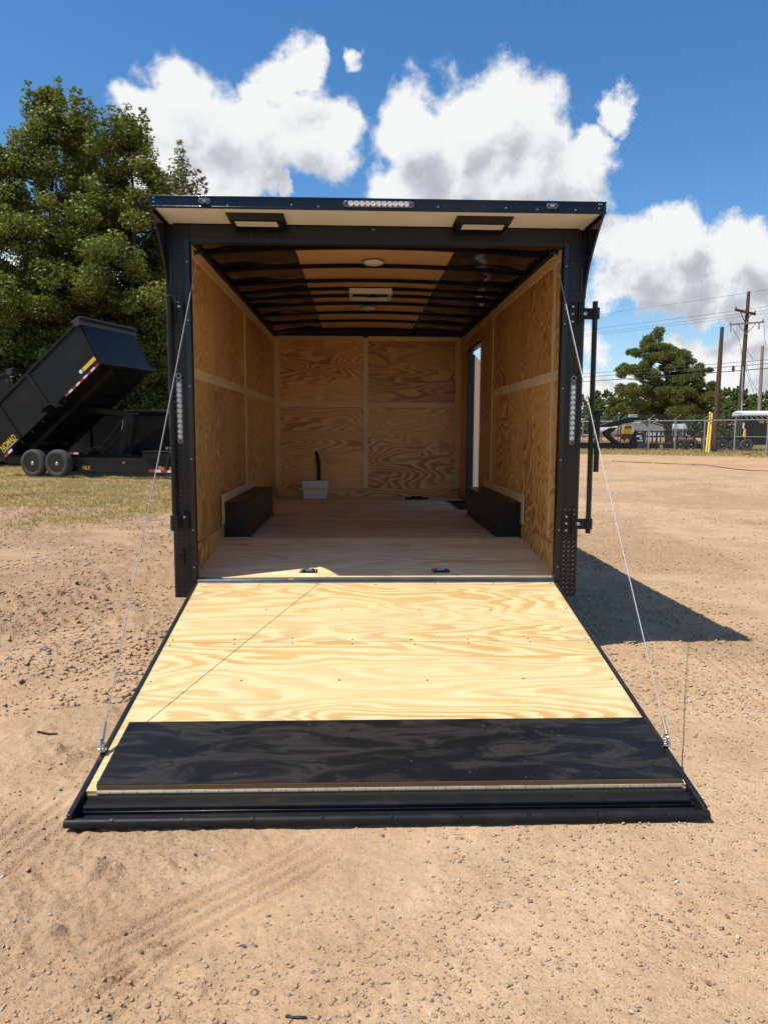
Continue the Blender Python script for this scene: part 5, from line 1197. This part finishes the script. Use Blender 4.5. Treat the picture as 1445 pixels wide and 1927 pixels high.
d = 49.5; t = place_local('dump_trailer', 'black dump trailer under a rounded white tarp at the right edge', 'trailer', 1420, 854, d, g); X = lambda px: ux(px, d, 1420); Zp = lambda py: (854-py)/FPX*d
m = MB(); m.box(X(1395), X(1520), 0.1, 2.3, Zp(836), Zp(789.5)); bd_ = build(m, 'bed', DUMPBLK, t, 0.02)
m = MB(); prof = [(0.02, Zp(789)+0.0), (0.0, Zp(789)+0.16), (0.15, Zp(789)+0.28), (0.6, Zp(789)+0.36), (1.2, Zp(789)+0.38), (1.8, Zp(789)+0.36), (2.25, Zp(789)+0.28), (2.4, Zp(789)+0.16), (2.38, Zp(789)+0.0)]
m.prism([(X(1393), y, z) for y, z in prof], (X(1520)-X(1393)+0.1, 0, 0)); build(m, 'tarp_cover', TARPW, t, 0.05, 60)
for k in range(7):
    m = MB(); x = X(1399)+k*0.32; m.beam((x, 0.06, Zp(789.5)), (x+0.16, 0.06, Zp(793.5)), 0.02, 0.03); build(m, 'tarp_strap', WHITEPR, t)
text('lettering', 'Big Te', 0.30, YELLOWP, bd_, (X(1424), 0.094, Zp(801.5)), (1,0,0), (0,0,1), 0.25, 0.70)
m = MB(); m.box(X(1400), X(1520), 0.05, 0.0995, Zp(827), Zp(825.5)); build(m, 'rub_rail', DUMPBLK, bd_)
m = MB(); m.box(X(1385), X(1520), 0.3, 0.5, 0.40, 0.66); m.box(X(1385), X(1520), 1.9, 2.1, 0.40, 0.66); build(m, 'chassis', BLK2, t)
simple_wheel(t, X(1404), 0.0, 0.40, 0.24); simple_wheel(t, X(1383), 0.35, 0.38, 0.24)
for k, x in enumerate((1397, 1401, 1411, 1419)):
    m = MB(); m.box(X(x), X(x+3.4), 0.03, 0.04, Zp(843.5), Zp(841.5)); build(m, 'reflective_tape', SILTAPE if k % 2 == 0 else REDTAPE, t)
m = MB(); m.lathe([(0.05,-0.35),(0.11,-0.28),(0.10,-0.05),(0.07,0.05),(0.09,0.16),(0.05,0.26)], (X(1399), -0.05, Zp(820)), (0,0,1), 10); build(m, 'chain_bag', YELPIPE, t)
m = MB(); m.lathe([(0.05,-0.2),(0.06,0.2)], (X(1396.5), -0.05, Zp(807)), (0,0,1), 10); build(m, 'canister', WHITEPR, t)
# red pipe rail beyond
pf = thing('pipe_fence', 'low red pipe rail fence running behind the trailers', 'fence', gp(1250, 832), world_coords=True)
for (ya) in (820.5,):
    m = MB(); m.tube([Vector(atd(1080, ya, 84)), Vector(atd(1250, ya+1.0, 80)), Vector(atd(1410, ya+3.5, 76))], 0.085, 8); build(m, 'rail', REDPIPE, pf)
for px in (1086,1131,1162,1174,1227,1263,1290,1330,1365,1399):
    d_ = 84-(px-1080)*0.0242; P = Vector(atd(px, 821+(px-1080)*0.008, d_)); m = MB(); z = ground_z(P.x, P.y); m.tube([Vector((P.x,P.y,z-0.1)), P+Vector((0,0,0.06))], 0.07, 8); build(m, 'post', REDPIPE, pf)
# buildings, tank, yellow truck
t = place_local('metal_shed', 'long low white metal shed far behind the trailers', 'building', 1218, 826, 112.0, R(-8)); X = lambda px: ux(px, 112.0, 1218); Zp = lambda py: (826-py)/FPX*112
m = MB(); m.box(X(1188), X(1246), 0, 9, -0.2, Zp(796)); sh = build(m, 'wall', WHITEMET, t)
m = MB(); m.prism([(X(1186),-0.4,Zp(796)+0.002),(X(1186),4.5,Zp(788)),(X(1186),9.4,Zp(796)+0.002)], (X(1249)-X(1186),0,0)); build(m, 'roof', GREYMET, t)
for x in (1195, 1204): m = MB(); m.box(X(x), X(x+5), -0.05, -0.002, 0.0, Zp(808)); build(m, 'roller_door', GREYMET, sh)
m = MB(); m.box(X(1214), X(1218), -0.12, -0.002, Zp(803), Zp(796.5)); build(m, 'sign', REDBRICK, sh)
for (lab, cx, xs) in (('left one of two small pale tent roofs above the pipe rails', 1270, (1264, 1268, 1272, 1276)), ('right one of two small pale tent roofs above the pipe rails', 1287, (1283, 1285, 1288, 1291.5))):
    t = place_local('small_tent', lab, 'tent', cx, 828, 95.0, R(-8)); X = lambda px: ux(px, 95.0, cx); Zp = lambda py: (828-py)/FPX*95
    m = MB(); m.prism([(X(xs[0]),0,Zp(806)),(X(xs[1]),0,Zp(797)),(X(xs[2]),0,Zp(796.5)),(X(xs[3]),0,Zp(806))], (0,3,0)); build(m, 'canopy', WHITEMET, t)
    for x in (xs[0]+1, xs[3]-1):
        for yy in (0.1, 2.8): m = MB(); m.box(X(x)-0.05, X(x)+0.05, yy, yy+0.1, -0.1, Zp(806)-0.001); build(m, 'leg', GREYMET, t)
t = place_local('storage_tank', 'white horizontal storage tank behind the bent gooseneck', 'tank', 1140, 829, 88.0, R(-8)); X = lambda px: ux(px, 88.0, 1140); Zp = lambda py: (829-py)/FPX*88
m = MB(); r = (Zp(800)-Zp(818))/2; m.tube([(X(1116),0,Zp(809)),(X(1118),0,Zp(809)),(X(1122),0,Zp(809)),(X(1158),0,Zp(809)),(X(1162),0,Zp(809)),(X(1164),0,Zp(809))], [r*0.4,r*0.8,r,r,r*0.8,r*0.4], 20); build(m, 'tank_shell', WHITEMET, t)
for x in (1126, 1154): m = MB(); m.box(X(x)-0.15, X(x)+0.15, -0.5, 0.5, -0.1, Zp(816)); build(m, 'saddle', GREYMET, t)
t = place_local('yellow_truck', 'yellow truck cab parked beside the white shed', 'truck', 1180, 826, 98.0, R(-8)); X = lambda px: ux(px, 98.0, 1180); Zp = lambda py: (826-py)/FPX*98
m = MB(); m.prism([(X(1172),0,Zp(815)),(X(1172),0,Zp(805)),(X(1174),0,Zp(798)),(X(1186),0,Zp(798)),(X(1188.5),0,Zp(805)),(X(1188.5),0,Zp(815))], (0,2.6,0)); cb = build(m, 'cab', YELTRUCK, t, 0.06)
m = MB(); m.box(X(1174), X(1179.6), -0.02, -0.002, Zp(804), Zp(799.5)); build(m, 'windscreen', GLASSD, cb)
m = MB(); m.box(X(1180.6), X(1186), -0.02, -0.002, Zp(804), Zp(799.5)); build(m, 'windscreen', GLASSD, cb)
m = MB(); m.box(X(1173), X(1188), 0.1, 5.5, Zp(818.5), Zp(815)-0.002); build(m, 'chassis', BLK2, t)
for x in (1174.5, 1186.5): simple_wheel(t, X(x), 0.3, 0.45, 0.3, (0,-1,0))
# rust block by the fence, hose across the yard, odd bits of plastic
p = gp(1402, 857); m = MB(); m.box(p[0]-0.22, p[0]+0.22, p[1]-0.12, p[1]+0.12, p[2]-0.02, p[2]+0.14); tag(build(m, 'brick_block', REDBRICK, None, 0.02), 'rust red block lying in the grass by the fence', 'block')
m = MB(); pts = [gp(x, y) for x, y in ((1150,868),(1200,870.5),(1250,872.5),(1290,874),(1330,876),(1355,880),(1385,883.5),(1420,886),(1460,888),(1520,892))]; m.tube([Vector(q)+Vector((0,0,surf1(q[0],q[1])-q[2]+0.012)) for q in pts], 0.012, 6); tag(build(m, 'ground_hose', RUBBER), 'long thin black hose snaking across the dirt toward the fence', 'hose')
def scrap(pxs, r, label):
    m = MB(); m.tube([Vector((q[0], q[1], surf1(q[0], q[1])+r*0.7)) for q in (gp(*z) for z in pxs)], r, 6); tag(build(m, 'plastic_scrap', RUBBER), label, 'scrap')
scrap([(72,1380),(82,1382),(95,1383),(108,1382)], 0.006, 'thin curved black strip lying on dirt left of the ramp')
scrap([(538,1913),(548,1915),(562,1916),(577,1915)], 0.004, 'thin black twig at the bottom edge of the picture')
scrap([(118,1272),(125,1268),(129,1274),(124,1280),(117,1277)], 0.003, 'small looped wire on the churned dirt')

# ------------------------------------------------------------------ stones, gravel, grass
def stone_mesh(seed, sub=2):
    rng = np.random.default_rng(seed); bm = bmesh.new(); bmesh.ops.create_icosphere(bm, subdivisions=sub, radius=1.0)
    pl = [(Vector(unit(rng.normal(size=3))), rng.uniform(0.55, 0.9)) for _ in range(9)]
    for v in bm.verts:
        for n_, d_ in pl:
            e = v.co.dot(n_) - d_
            if e > 0: v.co -= n_*e*0.85
        v.co += Vector(rng.normal(size=3))*0.025
    me = bpy.data.meshes.new('stone'); bm.to_mesh(me); bm.free()
    me.polygons.foreach_set('use_smooth', [True]*len(me.polygons)); me.set_sharp_from_angle(angle=R(38)); return me
STM = {}
for nm, mt in (('grey', ST_GREY), ('dark', ST_DARK), ('tan', ST_TAN), ('pale', ST_PALE), ('red', ST_RED)):
    STM[nm] = []
    for k in range(4):
        me = stone_mesh(hash(nm) % 97 + k*7 if False else {'grey':1,'dark':2,'tan':3,'pale':4,'red':5}[nm]*31+k, 2); me.materials.append(mt); STM[nm].append(me)
SP = [('l',160,132,12,'dark'),('l',395,112,16,'dark'),('l',805,77,18,'pale'),('l',737,103,13,'grey'),('l',885,105,11,'tan'),('l',680,148,15,'tan'),('l',700,154,14,'grey'),('l',635,222,16,'tan'),('l',690,208,17,'grey'),('l',740,298,17,'grey'),('l',190,320,22,'pale'),('l',475,382,17,'dark'),('l',498,388,12,'grey'),('l',535,452,17,'grey'),('l',340,460,10,'grey'),('l',125,550,19,'grey'),('l',920,442,20,'dark'),('l',965,438,20,'grey'),('l',560,660,28,'tan'),('l',960,615,30,'dark'),('l',690,628,20,'tan'),('l',1240,140,13,'grey'),('l',1125,148,11,'grey'),('l',1150,190,15,'grey'),('l',1065,288,12,'tan'),('l',1010,356,11,'grey'),('l',1190,340,14,'pale'),('l',1175,318,11,'dark'),('l',1240,510,11,'dark'),('l',1090,330,10,'grey'),('l',870,392,12,'tan'),('l',685,437,10,'pale'),('l',1410,207,12,'grey'),('l',1280,108,10,'grey'),('l',1243,712,20,'pale'),('l',1215,716,13,'pale'),('l',365,570,18,'tan'),('l',240,490,13,'grey'),('l',285,480,12,'grey'),('l',775,580,16,'tan'),('l',45,467,14,'pale'),('l',105,340,12,'grey'),('l',575,382,13,'tan'),('l',1140,252,13,'grey'),('l',1300,265,12,'tan'),('l',1205,355,10,'tan'),('l',1250,660,15,'tan'),('l',1345,652,12,'pale'),('l',220,540,10,'dark'),('l',250,372,13,'tan'),('l',820,560,14,'pale'),('l',975,535,11,'tan'),('l',70,70,11,'pale'),('l',540,720,20,'tan'),
      ('r',68,187,20,'pale'),('r',178,125,9,'dark'),('r',290,122,16,'grey'),('r',475,283,22,'tan'),('r',545,185,13,'pale'),('r',653,62,11,'dark'),('r',897,77,9,'dark'),('r',480,190,10,'dark'),('r',755,300,12,'tan'),('r',755,318,9,'pale'),('r',1010,187,15,'tan'),('r',1183,242,18,'pale'),('r',1292,325,23,'red'),('r',1080,343,17,'dark'),('r',1150,303,16,'dark'),('r',1143,360,19,'dark'),('r',1285,472,22,'dark'),('r',1090,440,15,'grey'),('r',1300,390,14,'grey'),('r',1228,462,19,'tan'),('r',870,383,19,'pale'),('r',798,605,20,'dark'),('r',1220,578,24,'red'),('r',538,612,18,'dark'),('r',185,645,18,'grey'),('r',218,648,13,'tan'),('r',250,633,15,'dark'),('r',410,665,15,'grey'),('r',435,675,12,'tan'),('r',263,473,14,'dark'),('r',823,475,14,'pale'),('r',797,480,12,'pale'),('r',710,437,13,'pale'),('r',632,455,11,'red'),('r',1395,87,13,'dark'),('r',583,590,10,'pale'),('r',840,680,11,'dark'),('r',1290,720,17,'grey'),('r',1070,485,15,'tan'),('r',1335,685,8,'dark'),('r',1265,370,12,'tan'),('r',1290,550,13,'pale'),('r',65,330,11,'grey'),('r',445,330,11,'pale'),('r',130,470,12,'pale'),('r',937,590,10,'grey'),('r',1000,380,9,'grey'),('r',700,125,12,'tan'),
      ('m',600,380,24,'dark'),('m',495,1212,34,'pale'),('m',160,1345,30,'tan'),('m',335,1545,26,'tan'),('m',665,1350,20,'grey'),('m',745,790,18,'grey'),('m',70,1310,30,'grey'),('m',210,1290,24,'tan'),('m',370,1232,26,'grey'),('m',440,1290,24,'tan'),('m',125,1300,20,'tan'),('m',25,1360,24,'pale'),('m',570,842,26,'tan'),('m',140,918,22,'grey'),('m',15,850,22,'grey'),('m',690,1095,18,'grey'),('m',875,1110,20,'tan'),('m',190,1690,20,'grey'),('m',960,735,18,'grey'),('m',900,735,15,'dark'),('m',1060,815,22,'grey'),('m',730,990,24,'grey'),('m',520,1340,18,'pale'),
      ('n',625,1388,18,'grey'),('n',905,1503,15,'grey'),('n',955,1710,17,'pale'),('n',905,1855,15,'tan'),('n',815,1182,14,'dark'),('n',865,1573,9,'dark'),('n',820,1868,11,'dark'),('n',540,650,11,'grey'),('n',1140,1805,14,'tan'),('n',755,1350,9,'grey'),('n',670,1637,12,'tan'),('n',1250,1560,13,'grey'),('n',920,1280,9,'tan'),('n',690,1850,11,'tan'),('n',480,1640,10,'grey')]
SPECIAL = {('r',798,605): 'dark slate egg shaped stone alone near the bottom edge', ('r',1292,325): 'rounded reddish brown stone right of the blue grey stones', ('l',960,615): 'flat blue grey stone at the bottom, left of the picture middle',
           ('l',560,660): 'long tan stone by the tyre tracks at the bottom left', ('r',68,187): 'pale stone just right of the picture middle, below the ramp', ('r',475,283): 'tan stone with a dark shadow side below the ramp',
           ('r',1220,578): 'flat reddish stone half buried near the bottom right', ('l',190,320): 'pale stone beside the tyre tracks on the left', ('m',495,1212): 'flat pale stone on the churned dirt left of the ramp', ('l',805,77): 'pale oval stone just under the ramp nose', ('l',965,438): 'squarish grey green stone, right one of a touching pair', ('l',920,442): 'dark angular stone, left one of a touching pair'}
def spx(w, a, b2): return {'l': a/2.007, 'r': 720+a/1.993, 'm': a/3.44, 'n': 1060+a/3.32}[w]
RANK = {}
for (w, a, b2, s, c) in sorted(SP, key=lambda q: spx(*q[:3])):
    if (w, a, b2) in SPECIAL: continue
    RANK.setdefault((w, c), []).append((w, a, b2))
rng = np.random.default_rng(5); CN = {'grey': 'grey', 'dark': 'dark slate', 'tan': 'tan', 'pale': 'pale', 'red': 'reddish'}
for (w, a, b2, s, c) in SP:
    px, py = {'l': (a/2.007, 1560+b2/2.007), 'r': (720+a/1.993, 1560+b2/1.993), 'm': (a/3.44, 860+b2/3.44), 'n': (1060+a/3.32, 840+b2/3.32)}[w]
    sc = {'l': 2.007, 'r': 1.993, 'm': 3.44, 'n': 3.32}[w]
    P = gp(px, py); dep = float((P-CAM) @ FWD); r = s/sc/FPX*dep*0.56
    me = STM[c][rng.integers(4)]; o = bpy.data.objects.new('stone', me); COL.objects.link(o)
    o.location = (P[0], P[1], surf1(P[0], P[1]) + r*0.22); o.rotation_euler = (rng.uniform(-0.4, 0.4), rng.uniform(-0.4, 0.4), rng.uniform(0, 6.28)); o.scale = (r, r*rng.uniform(0.62, 0.9), r*rng.uniform(0.5, 0.72))
    lab = SPECIAL.get((w, a, b2))
    side = {'l': 'lying below the ramp, left half', 'r': 'lying below the ramp, right half', 'm': 'on the churned dirt left of the ramp', 'n': 'on the dirt right of the ramp'}[w]
    tag(o, lab or f'{ORD[RANK[(w, c)].index((w, a, b2))]} small {CN[c]} stone from the left, {side}', 'stone', None if lab else f'{CN[c]} stones {side}')

def gravel(name, n, region, smin, smax, mats, seed, label):
    """tiny pebbles nobody could count, one mesh"""
    rng = np.random.default_rng(seed); base0 = np.array([(1,0,0),(-1,0,0),(0,1,0),(0,-1,0),(0.12,0.1,1),(-0.1,0,-1)], float); fc = np.array([(0,2,4),(2,1,4),(1,3,4),(3,0,4),(2,0,5),(1,2,5),(3,1,5),(0,3,5)])
    x, y = region(rng, n); n = len(x); z = surf(x, y)
    s = smin*(smax/smin)**(rng.uniform(0, 1, n)**3.2)
    sc = np.stack([s*rng.uniform(0.8, 1.25, n), s*rng.uniform(0.6, 1.0, n), s*rng.uniform(0.45, 0.8, n)], -1)
    th = rng.uniform(0, 6.28, n); c_, s_ = np.cos(th), np.sin(th)
    b3 = base0[None]*(1+rng.normal(size=(n, len(base0), 1))*0.24)*sc[:, None, :]
    vx = b3[..., 0]*c_[:, None]-b3[..., 1]*s_[:, None]+x[:, None]; vy = b3[..., 0]*s_[:, None]+b3[..., 1]*c_[:, None]+y[:, None]; vz = b3[..., 2]+(z+s*0.18)[:, None]
    v = np.stack([vx, vy, vz], -1).reshape(-1, 3); f = (fc[None]+np.arange(n)[:, None, None]*len(base0)).reshape(-1, 3)
    me = np_mesh(name, v, tris=f); 
    for m_ in mats: me.materials.append(m_)
    mi = np.repeat(rng.choice(len(mats), n, p=PW[:len(mats)]/np.sum(PW[:len(mats)])), len(fc)); me.polygons.foreach_set('material_index', mi.astype(np.int32))
    o = bpy.data.objects.new(name, me); COL.objects.link(o); struct(o, 'stuff'); o['label'] = label; return o
PW = np.array([0.83, 0.09, 0.045, 0.02, 0.015])
DIRTCLOD = stonemat('dirt_clod', (0.46, 0.315, 0.185), 0.3)
def reg_near(rng, n):
    r = rng.uniform(1.6**0.5, 7.5**0.5, n)**2; a = np.radians(rng.uniform(-38, 40, n)); x = CAM[0]+r*np.sin(a); y = CAM[1]+r*np.cos(a)
    k = (np.abs(x) > 1.22) | (y < -2.16); keep = fbm(x*1.3, y*1.3, 3, 41) + rng.uniform(-0.13, 0.13, n) > 0.50
    k &= keep; return x[k], y[k]
def reg_left(rng, n):
    r = rng.uniform(4**0.5, 17**0.5, n)**2; a = np.radians(rng.uniform(-40, -14, n)); x = CAM[0]+r*np.sin(a); y = CAM[1]+r*np.cos(a)
    k = (x < -1.32) & (fbm(x*1.1+3, y*1.1, 3, 43) + rng.uniform(-0.15, 0.15, n) > 0.42) & (grass_mask(x, y) < 0.6); return x[k], y[k]
def reg_right(rng, n):
    r = rng.uniform(4**0.5, 24**0.5, n)**2; a = np.radians(rng.uniform(14, 40, n)); x = CAM[0]+r*np.sin(a); y = CAM[1]+r*np.cos(a)
    k = (x > 1.32) & (fbm(x*0.9+9, y*0.9, 3, 47) + rng.uniform(-0.2, 0.2, n) > 0.47); return x[k], y[k]
GM = [DIRTCLOD, ST_TAN, ST_GREY, ST_PALE, ST_DARK]
gravel('gravel', 70000, reg_near, 0.0016, 0.0100, GM, 1, 'fine gravel and crumbs of dirt near the camera')
gravel('gravel', 60000, reg_left, 0.005, 0.024, GM, 2, 'clods and gravel on the churned dirt to the left')
gravel('gravel', 34000, reg_right, 0.004, 0.018, GM, 3, 'loose gravel over the dirt to the right')

def grass(name, n, region, h, w, seed, label):
    rng = np.random.default_rng(seed); x, y = region(rng, n); n = len(x); z = surf(x, y)
    th = rng.uniform(0, 6.28, n); hh = h*rng.uniform(0.35, 1.2, n); ln = rng.uniform(0.1, 0.9, n)*hh; la = rng.uniform(0, 6.28, n); ww = w*rng.uniform(0.6, 1.3, n)
    P = np.stack([x, y, z-0.005], -1); e = np.stack([np.cos(th)*ww, np.sin(th)*ww, 0*th], -1); t_ = P + np.stack([np.cos(la)*ln, np.sin(la)*ln, hh], -1); md = P + (t_-P)*0.55 + np.stack([0*th, 0*th, hh*0.12], -1)
    v = np.stack([P-e, P+e, md+e*0.7, md-e*0.7, t_], 1).reshape(-1, 3); k = np.arange(n)*5
    me = np_mesh(name, v, tris=np.stack([k+3, k+2, k+4], -1), quads=np.stack([k, k+1, k+2, k+3], -1), mat=GRASSM)
    o = bpy.data.objects.new(name, me); COL.objects.link(o); struct(o, 'stuff'); o['label'] = label
def gl(rng, n):
    r = rng.uniform(11**0.5, 30**0.5, n)**2; a = np.radians(rng.uniform(-34, -13, n)); x = CAM[0]+r*np.sin(a); y = CAM[1]+r*np.cos(a)
    k = grass_mask(x, y)*0.8+0.35*fbm(x*1.5, y*1.5, 3, 61) > 0.62+rng.uniform(-0.22, 0.22, n); return x[k], y[k]
def gr_(rng, n):
    r = rng.uniform(30, 95, n); a = np.radians(rng.uniform(14, 37, n)); x = CAM[0]+r*np.sin(a); y = CAM[1]+r*np.cos(a)
    k = grass_mask(x, y)*0.8+0.35*fbm(x*0.7, y*0.7, 3, 63) > 0.60+rng.uniform(-0.22, 0.22, n); return x[k], y[k]
grass('grass', 90000, gl, 0.055, 0.0045, 1, 'short dry grass in front of the dump trailers')
grass('grass', 60000, gr_, 0.13, 0.014, 2, 'dry grass along the foot of the chain link fence')
